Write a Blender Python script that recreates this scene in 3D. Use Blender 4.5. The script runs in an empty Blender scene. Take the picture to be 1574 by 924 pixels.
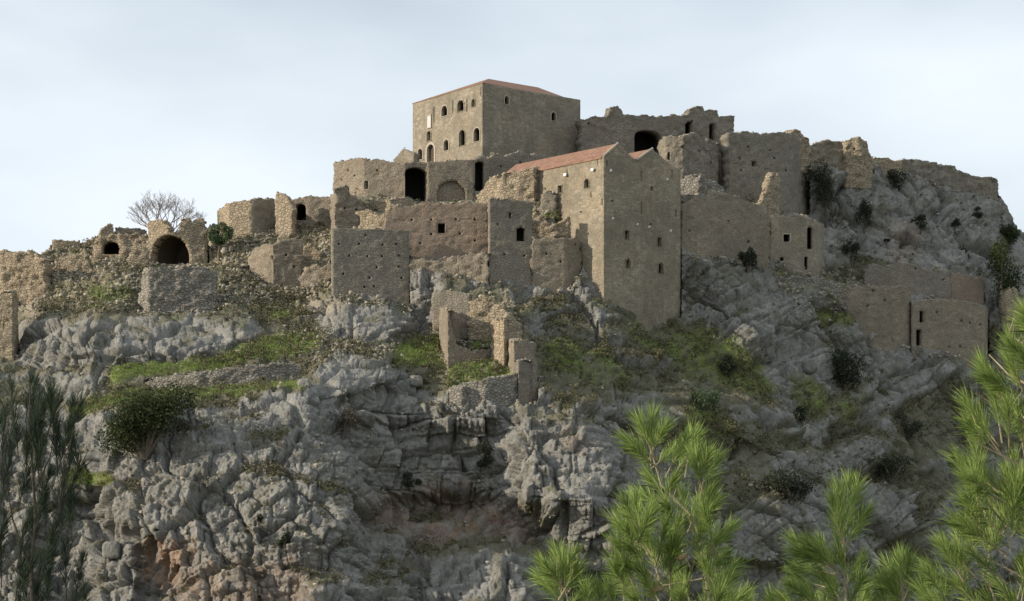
import bpy, math, random
import numpy as np
from mathutils import Vector
for _c in (bpy.data.objects, bpy.data.meshes, bpy.data.materials):
    for _o in list(_c): _c.remove(_o)
SC = bpy.context.scene
COL = SC.collection
rnd = random.Random(7)
R = math.radians

# ------------------------------------------------------------------ camera, sky, sun
F, CX, HY = 2790.0, 787.0, 757.0          # focal length and horizon in photograph pixels (1574 x 924)
cam = bpy.data.cameras.new('camera'); camo = bpy.data.objects.new('camera', cam); COL.objects.link(camo)
camo.location = (0, 0, 0); camo.rotation_euler = (R(90), 0, 0)
cam.sensor_width = 36; cam.lens = 36 * F / 1574
cam.shift_y = (HY - 462) / 1574.0
cam.clip_start = 0.5; cam.clip_end = 20000
SC.camera = camo
SUN_EL, SUN_AZ = R(18), math.atan2(-0.962, -0.275)      # azimuth measured from +Y towards +X
sdir = Vector((math.sin(SUN_AZ) * math.cos(SUN_EL), math.cos(SUN_AZ) * math.cos(SUN_EL), math.sin(SUN_EL)))
wd = bpy.data.worlds.new('World'); SC.world = wd; wd.use_nodes = True
nt = wd.node_tree; nt.nodes.clear()
N = nt.nodes.new; L = nt.links.new
wo = N('ShaderNodeOutputWorld'); bg = N('ShaderNodeBackground'); bg.inputs[1].default_value = 0.1
sky = N('ShaderNodeTexSky'); sky.sky_type = 'NISHITA'; sky.sun_disc = False
sky.sun_elevation = SUN_EL; sky.sun_rotation = SUN_AZ % (2 * math.pi); sky.air_density = 1.2; sky.dust_density = 2.0; sky.ozone_density = 2.0
tc = N('ShaderNodeTexCoord'); mp = N('ShaderNodeMapping'); mp.inputs['Scale'].default_value = (3.0, 3.0, 8.0); mp.inputs['Location'].default_value = (0.55, 0.2, 0.35)
nz = N('ShaderNodeTexNoise'); nz.inputs['Scale'].default_value = 1.0; nz.inputs['Detail'].default_value = 6; nz.inputs['Roughness'].default_value = 0.45
cr = N('ShaderNodeValToRGB'); cr.color_ramp.elements[0].position = 0.34; cr.color_ramp.elements[1].position = 0.66
cr.color_ramp.elements[0].color = (0.56, 0.56, 0.56, 1); cr.color_ramp.elements[1].color = (1, 1, 1, 1)
mx = N('ShaderNodeMix'); mx.data_type = 'RGBA'; mx.inputs['B'].default_value = (7.7, 8.4, 9.1, 1)
L(tc.outputs['Generated'], mp.inputs[0]); L(mp.outputs[0], nz.inputs['Vector']); L(nz.outputs[0], cr.inputs[0])
L(cr.outputs[0], mx.inputs['Factor']); L(sky.outputs[0], mx.inputs['A']); L(mx.outputs['Result'], bg.inputs[0]); L(bg.outputs[0], wo.inputs[0])
sl = bpy.data.lights.new('sun', 'SUN'); sl.energy = 4.3; sl.angle = R(0.6); sl.color = (1.0, 0.89, 0.75)
so = bpy.data.objects.new('sun', sl); COL.objects.link(so); so.rotation_euler = sdir.to_track_quat('Z', 'Y').to_euler(); so.location = (-100, -40, 120)
SC.view_settings.view_transform = 'Standard'; SC.view_settings.look = 'None'; SC.view_settings.gamma = 1
SC.view_settings.use_curve_mapping = False
SC.view_settings.exposure = 0.22
SC.cycles.max_bounces = 5; SC.cycles.diffuse_bounces = 3; SC.cycles.glossy_bounces = 1
SC.cycles.use_denoising = True

# ------------------------------------------------------------------ numpy noise
def H(ix, iy, seed=0):
    n = (ix.astype(np.int64) * 374761393 + iy.astype(np.int64) * 668265263 + seed * 974634777 + 1013904223) & 0xffffffff
    n = ((n ^ (n >> 13)) * 1274126177) & 0xffffffff
    n = ((n ^ (n >> 16)) * 2246822519) & 0xffffffff
    return ((n ^ (n >> 15)) & 0xffffff) / float(0x1000000)
def vnoise(x, y, seed=0):
    x = np.asarray(x, float); y = np.asarray(y, float)
    ix = np.floor(x); iy = np.floor(y); fx = x - ix; fy = y - iy
    fx = fx * fx * (3 - 2 * fx); fy = fy * fy * (3 - 2 * fy)
    a = H(ix, iy, seed); b = H(ix + 1, iy, seed); c = H(ix, iy + 1, seed); d = H(ix + 1, iy + 1, seed)
    return (a + (b - a) * fx) * (1 - fy) + (c + (d - c) * fx) * fy
def fbm(x, y, o=4, seed=0, g=0.5):
    s = 0; a = 1; t = 0
    for k in range(o):
        s = s + a * (vnoise(x * 2 ** k + 17.3 * k, y * 2 ** k - 9.1 * k, seed + k) - 0.5) * 2; t += a; a *= g
    return s / t
def voro(x, y, seed=0, jit=0.9):
    ix = np.floor(x); iy = np.floor(y)
    x = x + 0.0; y = y + 0.0
    f1 = np.full(x.shape, 9.0); f2 = np.full(x.shape, 9.0); cid = np.zeros(x.shape); gx = np.zeros(x.shape); gy = np.zeros(x.shape)
    for dx in (-1, 0, 1):
        for dy in (-1, 0, 1):
            jx = ix + dx; jy = iy + dy
            px = jx + 0.5 + (H(jx, jy, seed) - 0.5) * jit; py = jy + 0.5 + (H(jx, jy, seed + 5) - 0.5) * jit
            d = .55 * np.hypot(x - px, y - py) + .5 * np.maximum(np.abs(x - px), np.abs(y - py))
            m = d < f1
            f2 = np.where(m, f1, np.minimum(f2, d)); f1 = np.where(m, d, f1)
            cid = np.where(m, H(jx, jy, seed + 9), cid); gx = np.where(m, x - px, gx); gy = np.where(m, y - py, gy)
    return f1, f2, cid, gx, gy
def blur(a, r):
    r = max(1, int(r)); k = np.ones(2 * r + 1) / (2 * r + 1)
    for _ in range(2):
        p = np.pad(a, ((r, r), (0, 0)), 'edge'); c = np.cumsum(np.vstack([np.zeros((1, p.shape[1])), p]), 0); a = (c[2 * r + 1:] - c[:-2 * r - 1]) / (2 * r + 1)
        p = np.pad(a, ((0, 0), (r, r)), 'edge'); c = np.cumsum(np.hstack([np.zeros((p.shape[0], 1)), p]), 1); a = (c[:, 2 * r + 1:] - c[:, :-2 * r - 1]) / (2 * r + 1)
    return a
# raster maps over the image domain, cell MS px
MS, MX0, MX1, MY0, MY1 = 4, -200, 1780, 80, 1100
mxs = np.arange(MX0, MX1, MS) + MS / 2.; mys = np.arange(MY0, MY1, MS) + MS / 2.
GXm, GYm = np.meshgrid(mxs, mys)
def polymask(poly, feather=10):
    inside = np.zeros(GXm.shape, bool); n = len(poly)
    for i in range(n):
        x0, y0 = poly[i]; x1, y1 = poly[(i + 1) % n]
        if y0 == y1: continue
        c = ((y0 > GYm) != (y1 > GYm)) & (GXm < (x1 - x0) * (GYm - y0) / (y1 - y0) + x0)
        inside ^= c
    return blur(inside.astype(float), feather / MS)
def samp(m, x, y):
    fx = np.clip((x - MX0) / MS - 0.5, 0, m.shape[1] - 1.001); fy = np.clip((y - MY0) / MS - 0.5, 0, m.shape[0] - 1.001)
    ix = fx.astype(int); iy = fy.astype(int); fx = fx - ix; fy = fy - iy
    return (m[iy, ix] * (1 - fx) + m[iy, ix + 1] * fx) * (1 - fy) + (m[iy + 1, ix] * (1 - fx) + m[iy + 1, ix + 1] * fx) * fy
def sst(a, b, x): t = np.clip((x - a) / (b - a), 0, 1); return t * t * (3 - 2 * t)
def P3(px, py, Y): return np.array([(px - CX) / F * Y, Y, (HY - py) / F * Y])

# ------------------------------------------------------------------ materials
def newmat(name):
    m = bpy.data.materials.new(name); m.use_nodes = True; t = m.node_tree
    b = t.nodes['Principled BSDF']; b.inputs['Roughness'].default_value = 0.92; b.inputs['Specular IOR Level'].default_value = 0.15
    return m, t, b
def mixc(t, f, a, b, blend='MIX'):
    n = t.nodes.new('ShaderNodeMix'); n.data_type = 'RGBA'; n.blend_type = blend
    for s, v in (('Factor', f), ('A', a), ('B', b)):
        if isinstance(v, (int, float)): n.inputs[s].default_value = v
        elif isinstance(v, tuple): n.inputs[s].default_value = (*v[:3], 1)
        else: t.links.new(v, n.inputs[s])
    return n.outputs['Result']
def noise(t, vec, scale, detail=5, rough=0.6, lo=0.35, hi=0.65):
    n = t.nodes.new('ShaderNodeTexNoise'); n.inputs['Scale'].default_value = scale; n.inputs['Detail'].default_value = detail; n.inputs['Roughness'].default_value = rough
    t.links.new(vec, n.inputs['Vector'])
    r = t.nodes.new('ShaderNodeMapRange'); r.inputs['From Min'].default_value = lo; r.inputs['From Max'].default_value = hi
    t.links.new(n.outputs[0], r.inputs['Value']); return r.outputs[0]
def math_(t, op, a, b=None, clamp=False):
    n = t.nodes.new('ShaderNodeMath'); n.operation = op; n.use_clamp = clamp
    for i, v in enumerate((a, b)):
        if v is None: continue
        if isinstance(v, (int, float)): n.inputs[i].default_value = v
        else: t.links.new(v, n.inputs[i])
    return n.outputs[0]
def wvec(t, scale=(1, 1, 1), warp=0.0):
    g = t.nodes.new('ShaderNodeNewGeometry'); m = t.nodes.new('ShaderNodeMapping'); m.inputs['Scale'].default_value = scale
    t.links.new(g.outputs['Position'], m.inputs[0])
    return m.outputs[0]
def masonry(name, c1, c2, mortar, stone=0.55, edge=0.05, patch=0.5, bump=0.5, flatten=1.55):
    m, t, b = newmat(name)
    v = wvec(t, (1, 1, flatten)); g = wvec(t)
    vo = t.nodes.new('ShaderNodeTexVoronoi'); vo.feature = 'F1'; vo.inputs['Scale'].default_value = 1 / stone; t.links.new(v, vo.inputs['Vector'])
    ve = t.nodes.new('ShaderNodeTexVoronoi'); ve.feature = 'DISTANCE_TO_EDGE'; ve.inputs['Scale'].default_value = 1 / stone; t.links.new(v, ve.inputs['Vector'])
    sx = t.nodes.new('ShaderNodeSeparateColor'); t.links.new(vo.outputs['Color'], sx.inputs[0])
    col = mixc(t, sx.outputs[0], c1, c2)
    big = noise(t, g, 0.17, 6, 0.72, 0.38, 0.62)
    col = mixc(t, math_(t, 'MULTIPLY', big, patch), col, tuple(c * 0.62 for c in c1))
    warm = noise(t, g, 0.31, 4, 0.6, 0.5, 0.75)
    col = mixc(t, math_(t, 'MULTIPLY', warm, 0.45), col, (c2[0] * 1.1, c2[1] * 0.86, c2[2] * 0.66))
    ed = t.nodes.new('ShaderNodeMapRange'); ed.inputs['From Min'].default_value = 0.0; ed.inputs['From Max'].default_value = edge * 3
    t.links.new(ve.outputs['Distance'], ed.inputs['Value'])
    col = mixc(t, ed.outputs[0], mortar, col)
    strk = noise(t, wvec(t, (1, 1, .22)), 0.55, 5, 0.7, 0.5, 0.72)
    col = mixc(t, math_(t, 'MULTIPLY', strk, patch * .8), col, tuple(c * 0.48 for c in c1))
    lime = noise(t, g, 0.45, 6, 0.75, 0.56, 0.7)
    col = mixc(t, math_(t, 'MULTIPLY', lime, patch * .6), col, tuple(min(1, c * 1.35) for c in c2))
    fine = noise(t, g, 6, 3, 0.7, 0.3, 0.7)
    col = mixc(t, 0.35, col, mixc(t, fine, tuple(c * 0.5 for c in c1), tuple(min(1, c * 1.35) for c in c2)))
    t.links.new(col, b.inputs['Base Color'])
    bu = t.nodes.new('ShaderNodeBump'); bu.inputs['Strength'].default_value = bump; bu.inputs['Distance'].default_value = 0.12
    hsum = math_(t, 'ADD', ed.outputs[0], math_(t, 'MULTIPLY', fine, 0.6))
    t.links.new(hsum, bu.inputs['Height']); t.links.new(bu.outputs[0], b.inputs['Normal'])
    return m
M = {}
M['keep'] = masonry('keep_stone', (0.19, 0.168, 0.128), (0.40, 0.35, 0.265), (0.21, 0.182, 0.138), 0.85, 0.03, 0.9, 0.5, 2.0)
M['church'] = masonry('church_stone', (0.19, 0.166, 0.123), (0.395, 0.34, 0.25), (0.21, 0.18, 0.13), 0.9, 0.03, 0.9, 0.5, 2.0)
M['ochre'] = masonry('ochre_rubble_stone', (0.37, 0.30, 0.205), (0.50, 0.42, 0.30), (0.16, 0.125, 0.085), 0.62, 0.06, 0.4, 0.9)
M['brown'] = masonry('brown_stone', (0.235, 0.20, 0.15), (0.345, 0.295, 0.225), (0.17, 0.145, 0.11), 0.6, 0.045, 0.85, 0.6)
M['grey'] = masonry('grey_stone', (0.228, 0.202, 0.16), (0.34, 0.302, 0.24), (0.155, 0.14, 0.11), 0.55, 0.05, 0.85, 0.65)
M['pink'] = masonry('pink_plastered_stone', (0.28, 0.22, 0.165), (0.35, 0.275, 0.21), (0.19, 0.15, 0.115), 0.6, 0.04, 0.6, 0.4)
M['dry'] = masonry('dry_stone', (0.30, 0.27, 0.22), (0.44, 0.41, 0.35), (0.06, 0.055, 0.045), 0.6, 0.09, 0.3, 1.0)
M['pale'] = masonry('pale_dressed_stone', (0.36, 0.32, 0.25), (0.46, 0.41, 0.33), (0.3, 0.27, 0.21), 0.4, 0.03, 0.2, 0.2)
def plain(name, c, c2=None, sc=3, rough=0.9):
    m, t, b = newmat(name); b.inputs['Roughness'].default_value = rough
    n = noise(t, wvec(t), sc, 4); t.links.new(mixc(t, n, c, c2 or tuple(x * 1.3 for x in c)), b.inputs['Base Color']); return m
M['void'] = plain('darkened_interior_stone', (0.020, 0.018, 0.016))  # darkness inside windows and holes is put into the recess colour
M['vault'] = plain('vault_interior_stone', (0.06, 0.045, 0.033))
M['metal'] = plain('white_painted_lamp_metal', (0.75, 0.74, 0.7))
M['panel'] = plain('marble_relief', (0.42, 0.41, 0.38), (0.6, 0.58, 0.54), 5)
M['door'] = plain('weathered_door_wood', (0.07, 0.055, 0.04))
m, t, b = newmat('roof_tiles')
g = wvec(t); w = t.nodes.new('ShaderNodeTexWave'); w.inputs['Scale'].default_value = 0.7; w.inputs['Distortion'].default_value = 0.4; w.bands_direction = 'DIAGONAL'; t.links.new(g, w.inputs['Vector'])
c = mixc(t, noise(t, g, 1.2, 5, 0.7), (0.20, 0.11, 0.075), (0.34, 0.205, 0.14)); c = mixc(t, math_(t, 'MULTIPLY', w.outputs['Fac'], 0.55), c, (0.14, 0.085, 0.065))
t.links.new(c, b.inputs['Base Color']); M['tiles'] = m
def leafmat(name, c1, c2, sc=0.9, trans=0.25):
    m, t, b = newmat(name); b.inputs['Roughness'].default_value = 0.7
    g = t.nodes.new('ShaderNodeNewGeometry')
    c = mixc(t, g.outputs['Random Per Island'], c1, c2); c = mixc(t, math_(t, 'MULTIPLY', noise(t, wvec(t), sc, 3), 0.5), c, tuple((a + b_) * 0.34 for a, b_ in zip(c1, c2)))
    t.links.new(c, b.inputs['Base Color'])
    if trans:
        tr = t.nodes.new('ShaderNodeBsdfTranslucent'); t.links.new(c, tr.inputs[0]); ms = t.nodes.new('ShaderNodeMixShader'); ms.inputs[0].default_value = trans
        t.links.new(b.outputs[0], ms.inputs[1]); t.links.new(tr.outputs[0], ms.inputs[2]); t.links.new(ms.outputs[0], t.nodes['Material Output'].inputs[0])
    return m
M['evergreen'] = leafmat('dark_evergreen_leaves', (0.03, 0.042, 0.018), (0.07, 0.085, 0.03))
M['darkshrub'] = leafmat('dark_shrub_leaves', (0.030, 0.038, 0.024), (0.06, 0.07, 0.042))
M['olive'] = leafmat('olive_green_leaves', (0.06, 0.09, 0.045), (0.11, 0.15, 0.07))
M['dryshrub'] = leafmat('dry_grey_twigs', (0.075, 0.065, 0.05), (0.13, 0.115, 0.09), trans=0)
M['scrub'] = leafmat('scrub_leaves', (0.095, 0.10, 0.05), (0.215, 0.185, 0.115), 0.5, 0.1)
M['grass'] = leafmat('grass_blades', (0.19, 0.27, 0.065), (0.33, 0.40, 0.13), 0.3, 0.3)
M['bark'] = plain('grey_bark', (0.12, 0.10, 0.08), (0.2, 0.17, 0.14), 8)
M['barebark'] = plain('bare_branch_bark', (0.20, 0.16, 0.13), (0.28, 0.23, 0.19), 3)
M['pinebark'] = plain('young_pine_bark', (0.24, 0.20, 0.13), (0.36, 0.31, 0.21), 20)
M['needle'] = leafmat('bright_pine_needles', (0.13, 0.22, 0.05), (0.46, 0.55, 0.17), 6, 0.35)
M['needle_shaded'] = leafmat('shaded_pine_needles', (0.026, 0.042, 0.026), (0.06, 0.082, 0.045), 3, 0.12)  # shade on the left-edge pine is put into its needle colour
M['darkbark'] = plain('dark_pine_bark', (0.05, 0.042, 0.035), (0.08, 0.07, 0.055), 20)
M['cone'] = plain('pine_cone', (0.22, 0.15, 0.08), (0.36, 0.27, 0.15), 60)

# ------------------------------------------------------------------ object helpers
def thing(name, label, cat, loc, group=None):
    o = bpy.data.objects.new(name, None); COL.objects.link(o); o.location = loc; o.empty_display_size = 0.5
    o['label'] = label; o['category'] = cat; o['kind'] = 'thing'
    if group: o['group'] = group
    return o
def root_loc(p):
    while p.parent: p = p.parent
    return np.array(p.location)
def mesh(name, V, Fc, mat, parent=None, smooth=False, label=None):
    V = np.asarray(V, float)
    if parent is not None: V = V - root_loc(parent)
    me = bpy.data.meshes.new(name)
    if isinstance(Fc, np.ndarray):
        k = Fc.shape[1]; me.vertices.add(len(V)); me.vertices.foreach_set('co', V.astype(np.float32).ravel())
        me.loops.add(Fc.size); me.loops.foreach_set('vertex_index', Fc.astype(np.int32).ravel())
        me.polygons.add(len(Fc)); me.polygons.foreach_set('loop_start', np.arange(0, Fc.size, k, dtype=np.int32)); me.update(calc_edges=True)
    else:
        me.from_pydata([tuple(v) for v in V], [], Fc)
    if smooth: me.polygons.foreach_set('use_smooth', np.ones(len(me.polygons), bool))
    me.materials.append(mat)
    o = bpy.data.objects.new(name, me); COL.objects.link(o)
    if parent is not None: o.parent = parent
    if label: o['label'] = label
    return o
def tube(V, Fc, pts, rad, n=5):
    pts = [np.asarray(p, float) for p in pts]; rings = []
    for i, p in enumerate(pts):
        d = pts[min(i + 1, len(pts) - 1)] - pts[max(i - 1, 0)]; d = d / (np.linalg.norm(d) + 1e-9)
        u = np.cross(d, (0.3, 0.2, 0.93) if abs(d[2]) < 0.8 else (1, 0, 0)); u /= np.linalg.norm(u); w = np.cross(d, u)
        r = rad[i] if hasattr(rad, '__len__') else rad
        b0 = len(V); rings.append(b0)
        for k in range(n): a = 2 * math.pi * k / n; V.append(p + (u * math.cos(a) + w * math.sin(a)) * r)
    for a, c in zip(rings[:-1], rings[1:]):
        for k in range(n): Fc.append((a + k, a + (k + 1) % n, c + (k + 1) % n, c + k))
    Fc.append(tuple(range(rings[0], rings[0] + n))[::-1]); Fc.append(tuple(range(rings[-1], rings[-1] + n)))

# ------------------------------------------------------------------ wall builder
WALLS = []       # image-space footprint of every wall: (px array, top py, base py, depth, margin)
def interp(lst, x): a = np.array(lst, float); return np.interp(x, a[:, 0], a[:, 1])
class Wall:
    """masonry built on a plan path; path corners and crest are surveyed against the photograph, thickness and foot are real"""
    def __init__(s, path, top, base, thick=1.0, opens=(), cell=0.34, rag=0.35, relief=0.07, foot=3.0, margin=1.2, level=None, seed=0, fp=True, foottop=None):
        s.path = [np.array([(x - CX) / F * y, y]) for x, y in path]; s.thick = thick; s.opens = list(opens)
        seg = [np.linalg.norm(b - a) for a, b in zip(s.path[:-1], s.path[1:])]; s.cum = np.concatenate([[0], np.cumsum(seg)]); s.len = s.cum[-1]
        fine = np.linspace(0, s.len, 400); xy = np.array([s.at(q) for q in fine]); s.fs = fine; s.fpx = CX + F * xy[:, 0] / xy[:, 1]; s.fy = xy[:, 1]
        s.top = top; s.base = base; s.cell = cell; s.rag = rag; s.relief = relief; s.foot = foot; s.seed = seed; s.level = level
        if fp: WALLS.append((s.fpx, interp(top, s.fpx) if level is None else HY - F * level / s.fy, interp(base, s.fpx), s.fy, margin + thick))
    def at(s, q):
        i = int(np.clip(np.searchsorted(s.cum, q, 'right') - 1, 0, len(s.path) - 2)); t = (q - s.cum[i]) / (s.cum[i + 1] - s.cum[i]); return s.path[i] + (s.path[i + 1] - s.path[i]) * t
    def nrm(s, q):
        e = 0.05; d = s.at(min(q + e, s.len)) - s.at(max(q - e, 0)); d = d / np.linalg.norm(d); return np.array([d[1], -d[0]])   # towards the camera side
    def s_of(s, px): o = np.argsort(s.fpx); return float(np.interp(px, s.fpx[o], s.fs[o]))
    def y_of(s, px): o = np.argsort(s.fpx); return float(np.interp(px, s.fpx[o], s.fy[o]))
    def build(s, name, mat, parent):
        c = s.cell; ops = []
        for (ox, oy, w, h, arch) in [o[:5] for o in s.opens]:
            s0, s1 = s.s_of(ox - w / 2), s.s_of(ox + w / 2); Y = s.y_of(ox); z0, z1 = (HY - oy - h / 2) / F * Y, (HY - oy + h / 2) / F * Y
            ops.append((s0, s1, z0, z1, (z1 - min((s1 - s0) / 2 * arch, (z1 - z0) * 0.8)) if arch else z1))
        s.ops = ops
        must = list(s.cum) + [v for o in ops for v in o[:2]]
        ss = merge(np.linspace(0, s.len, max(3, int(s.len / c) + 1)), must, c * 0.45)
        XY = np.array([s.at(q) for q in ss]); Nn = np.array([s.nrm(q) for q in ss]); px = CX + F * XY[:, 0] / XY[:, 1]
        if s.level is not None: tz = np.full(len(ss), float(s.level))
        else: tz = (HY - interp(s.top, px)) / F * XY[:, 1]
        if s.rag:
            bl = np.floor(ss / 0.85 + vnoise(ss * 0.7, ss * 0, s.seed + 3)); st = H(bl, bl * 0 + s.seed, 4) - 0.5
            tz = tz + s.rag * (st * 1.1 + fbm(ss / 2.2, ss * 0 + s.seed, 3, s.seed + 8) * 0.8)
        bz = (HY - interp(s.base, px)) / F * XY[:, 1] - s.foot
        zs = merge(np.arange(bz.min(), tz.max() + c, c), [v for o in ops for v in (o[2], o[3] if o[4] == o[3] else o[4])], c * 0.4)
        ns, nz_ = len(ss), len(zs)
        S, Z = np.meshgrid(ss, zs, indexing='ij')
        Zc = np.minimum(np.maximum(Z, bz[:, None]), tz[:, None]); Sc = S.copy()
        keep = (zs[None, :-1] < ((tz[:-1] + tz[1:]) / 2)[:, None] - 0.03) & (zs[None, 1:] > ((bz[:-1] + bz[1:]) / 2)[:, None])
        ms_, mz = (ss[:-1] + ss[1:])[:, None] / 2, (zs[:-1] + zs[1:])[None, :] / 2
        fixed = np.zeros(S.shape, bool)
        for (s0, s1, z0, z1, zsp) in ops:
            a = (s1 - s0) / 2; sc = (s0 + s1) / 2
            ins = (ms_ > s0) & (ms_ < s1) & (mz > z0) & (mz < zsp)
            if zsp < z1:
                hb = z1 - zsp; rho = np.sqrt(((ms_ - sc) / a) ** 2 + ((mz - zsp) / hb) ** 2); ins |= (rho < 1) & (mz >= zsp)
                rv = np.sqrt(((Sc - sc) / a) ** 2 + ((Zc - zsp) / hb) ** 2); sn = (Zc > zsp + 1e-3) & (np.abs(rv - 1) * min(a, hb) < 0.55 * c)
                Sc = np.where(sn, sc + (Sc - sc) / np.maximum(rv, 1e-3), Sc); Zc = np.where(sn, zsp + (Zc - zsp) / np.maximum(rv, 1e-3), Zc); fixed |= sn
            fixed |= (Sc > s0 - 0.05) & (Sc < s1 + 0.05) & (Zc > z0 - 0.05) & (Zc < z1 + 0.05)
            keep &= ~ins
        XYs = np.array([np.interp(Sc.ravel(), ss, XY[:, k]) for k in (0, 1)]).T.reshape(*S.shape, 2)
        Nv = np.repeat(Nn[:, None, :], nz_, 1)
        if s.rag > .15:
            Tn = np.stack([-Nv[..., 1], Nv[..., 0]], 2)
            for sg, i_ in ((1, ss), (-1, ss[::-1])):
                dist = np.abs(i_ - i_[0]) if sg == 1 else np.abs(ss - ss[-1]); w_ = np.clip(1 - dist / min(.9, .8 * (s.cum[1] if sg == 1 else s.len - s.cum[-2])), 0, 1)[:, None]
                e_ = s.rag * 1.1 * (H(np.floor(Zc / .45), Zc * 0 + s.seed + sg, 70) - .72 + .8 * fbm(Zc / 2.5, Zc * 0 + sg, 2, 71 + s.seed)) * w_
                XYs = XYs + Tn * (sg * np.where(fixed, 0, e_))[..., None]
        rl = s.relief * (fbm(Sc / 1.1 + s.seed * 3, Zc / 0.8, 3, s.seed + 20) + 1.2 * (H(np.floor(Sc / .5), np.floor(Zc / .35), 33 + s.seed) - .5)); rl = np.where(fixed, 0.02, rl)
        front = np.dstack([XYs + Nv * rl[..., None], Zc]); back = np.dstack([XYs - Nv * (s.thick + rl[..., None] * 0.5), Zc - 0.0])
        V = np.concatenate([front.reshape(-1, 3), back.reshape(-1, 3)]); nb = ns * nz_
        idx = np.arange(nb).reshape(ns, nz_)
        a, b_, c_, d = idx[:-1, :-1], idx[1:, :-1], idx[1:, 1:], idx[:-1, 1:]
        fl = [np.stack([a[keep], b_[keep], c_[keep], d[keep]], 1), np.stack([d[keep], c_[keep], b_[keep], a[keep]], 1) + nb]
        K = np.pad(keep, 1)
        k0 = K[1:-1, 1:-1]
        for (nbk, p, q) in ((K[:-2, 1:-1], d, a), (K[2:, 1:-1], b_, c_), (K[1:-1, :-2], a, b_), (K[1:-1, 2:], c_, d)):
            e = k0 & ~nbk; fl.append(np.stack([q[e], p[e], p[e] + nb, q[e] + nb], 1))
        FF = np.concatenate(fl); used = np.unique(FF); rm = -np.ones(len(V), int); rm[used] = np.arange(len(used))
        o = mesh(name, V[used], rm[FF], mat, parent)
        return o
    def outline(s, k, grow=0.0, n=9):
        s0, s1, z0, z1, zsp = s.ops[k]; s0 -= grow; s1 += grow; z1 += grow; z0 -= grow * 0.5
        pts = [(s0, z0), (s1, z0)]
        if zsp < z1 - grow * 1.01:
            for i in range(n + 1): a = math.pi * i / n; pts.append(((s0 + s1) / 2 + (s1 - s0) / 2 * math.cos(a), zsp + (z1 - zsp) * math.sin(a)))
        else: pts += [(s1, z1), (s0, z1)]
        return pts
    def w(s, q, z, d):
        q_ = min(max(q, 0), s.len); p = s.at(q_); n = s.nrm(q_); return (p[0] - n[0] * d, p[1] - n[1] * d, z)
    def recess(s, k, parent, depth=2.2, mat=None, name='window', surround=None, sw=0.2):
        ol = s.outline(k, 0.06); n = len(ol); sm = sum(p[0] for p in ol[:2]) / 2; nn = s.nrm(min(max(sm, 0), s.len)); 
        V = []
        for d in (s.thick * 0.55, depth):
            for q, z in ol:
                p = s.at(min(max(q, 0), s.len)); V.append((p[0] - nn[0] * d, p[1] - nn[1] * d, z))
        Fc = [(i, (i + 1) % n, n + (i + 1) % n, n + i) for i in range(n)] + [tuple(range(n, 2 * n))]
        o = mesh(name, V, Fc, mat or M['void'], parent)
        if surround:
            a, b_ = s.outline(k, 0.0), s.outline(k, sw); V = []
            for lst, d in ((a, -0.09), (b_, -0.09), (b_, 0.1), (a, 0.1)):
                for q, z in lst: V.append(s.w(q, z, d))
            Fc = []
            for r in range(4):
                for i in range(n):
                    j = (i + 1) % n; r2 = (r + 1) % 4; Fc.append((r * n + i, r * n + j, r2 * n + j, r2 * n + i))
            mesh('surround', V, Fc, surround, o)
        return o
def merge(base, must, tol):
    out = [float(b) for b in base if all(abs(b - m_) > tol for m_ in must)] + [float(m_) for m_ in must]
    out = sorted(out); r = [out[0]]
    for v in out[1:]:
        if v - r[-1] > 0.03: r.append(v)
    return np.array(r)
def ruin(name, label, cat, mat, path, top, base, opens=(), **kw):
    """opens: (px, py, w, h, arch, kind) kind w window / h putlog hole / a archway / d door"""
    w = Wall(path, top, base, opens=opens, seed=len(WALLS) * 7 + 1, **kw)
    p = w.at(w.len / 2); zb = (HY - interp(base, w.fpx[200])) / F * p[1]
    T = thing(name, label, cat, (p[0], p[1], float(zb)))
    w.build('masonry', M[mat], T)
    for k, o in enumerate(opens):
        kd = o[5] if len(o) > 5 else 'w'
        nm = {'w': 'window', 'h': 'putlog_hole', 'a': 'archway', 'd': 'doorway', 'b': 'blind_arch', 'v': 'vault'}[kd]
        dep = {'w': 2.0, 'h': w.thick + 0.3, 'a': 5.0, 'd': 2.5, 'b': w.thick * 0.62, 'v': 6.0}[kd]
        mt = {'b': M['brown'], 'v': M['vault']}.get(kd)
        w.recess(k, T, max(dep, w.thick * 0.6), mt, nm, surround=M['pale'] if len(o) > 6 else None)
    if kw.get('rag', .35) >= .15:
        rs = np.random.default_rng(len(WALLS)); n_ = int(w.len / .3); q_ = rs.uniform(.1, w.len - .1, n_); tpx = []
        for q in q_:
            xy = w.at(q); pxq = CX + F * xy[0] / xy[1]; st_ = np.floor(q / .85 + vnoise(np.array([q * .7]), np.array([0.]), w.seed + 3)[0]); nn = w.nrm(q); dd = rs.uniform(.05, w.thick)
            z = (HY - interp(w.top, pxq)) / F * xy[1] + w.rag * ((H(np.array([st_]), np.array([0 * st_ + w.seed]), 4)[0] - .5) * 1.1 + fbm(np.array([q / 2.2]), np.array([0. + w.seed]), 3, w.seed + 8)[0] * .8)
            tpx.append((xy[0] - nn[0] * dd, xy[1] - nn[1] * dd, z + .02))
        v_, f_ = stones(np.array(tpx), rs.uniform(.12, .30, n_)); o_ = mesh('rubble_crest', v_, f_, STONEM[mat], T); o_['kind'] = 'stuff'
        for q in rs.uniform(0, w.len, int(w.len * 1.6)): xy = w.at(q); FOOT.append((CX + F * xy[0] / xy[1], interp(w.base, CX + F * xy[0] / xy[1]) + rs.uniform(-1, 9)))
    return T, w

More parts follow.
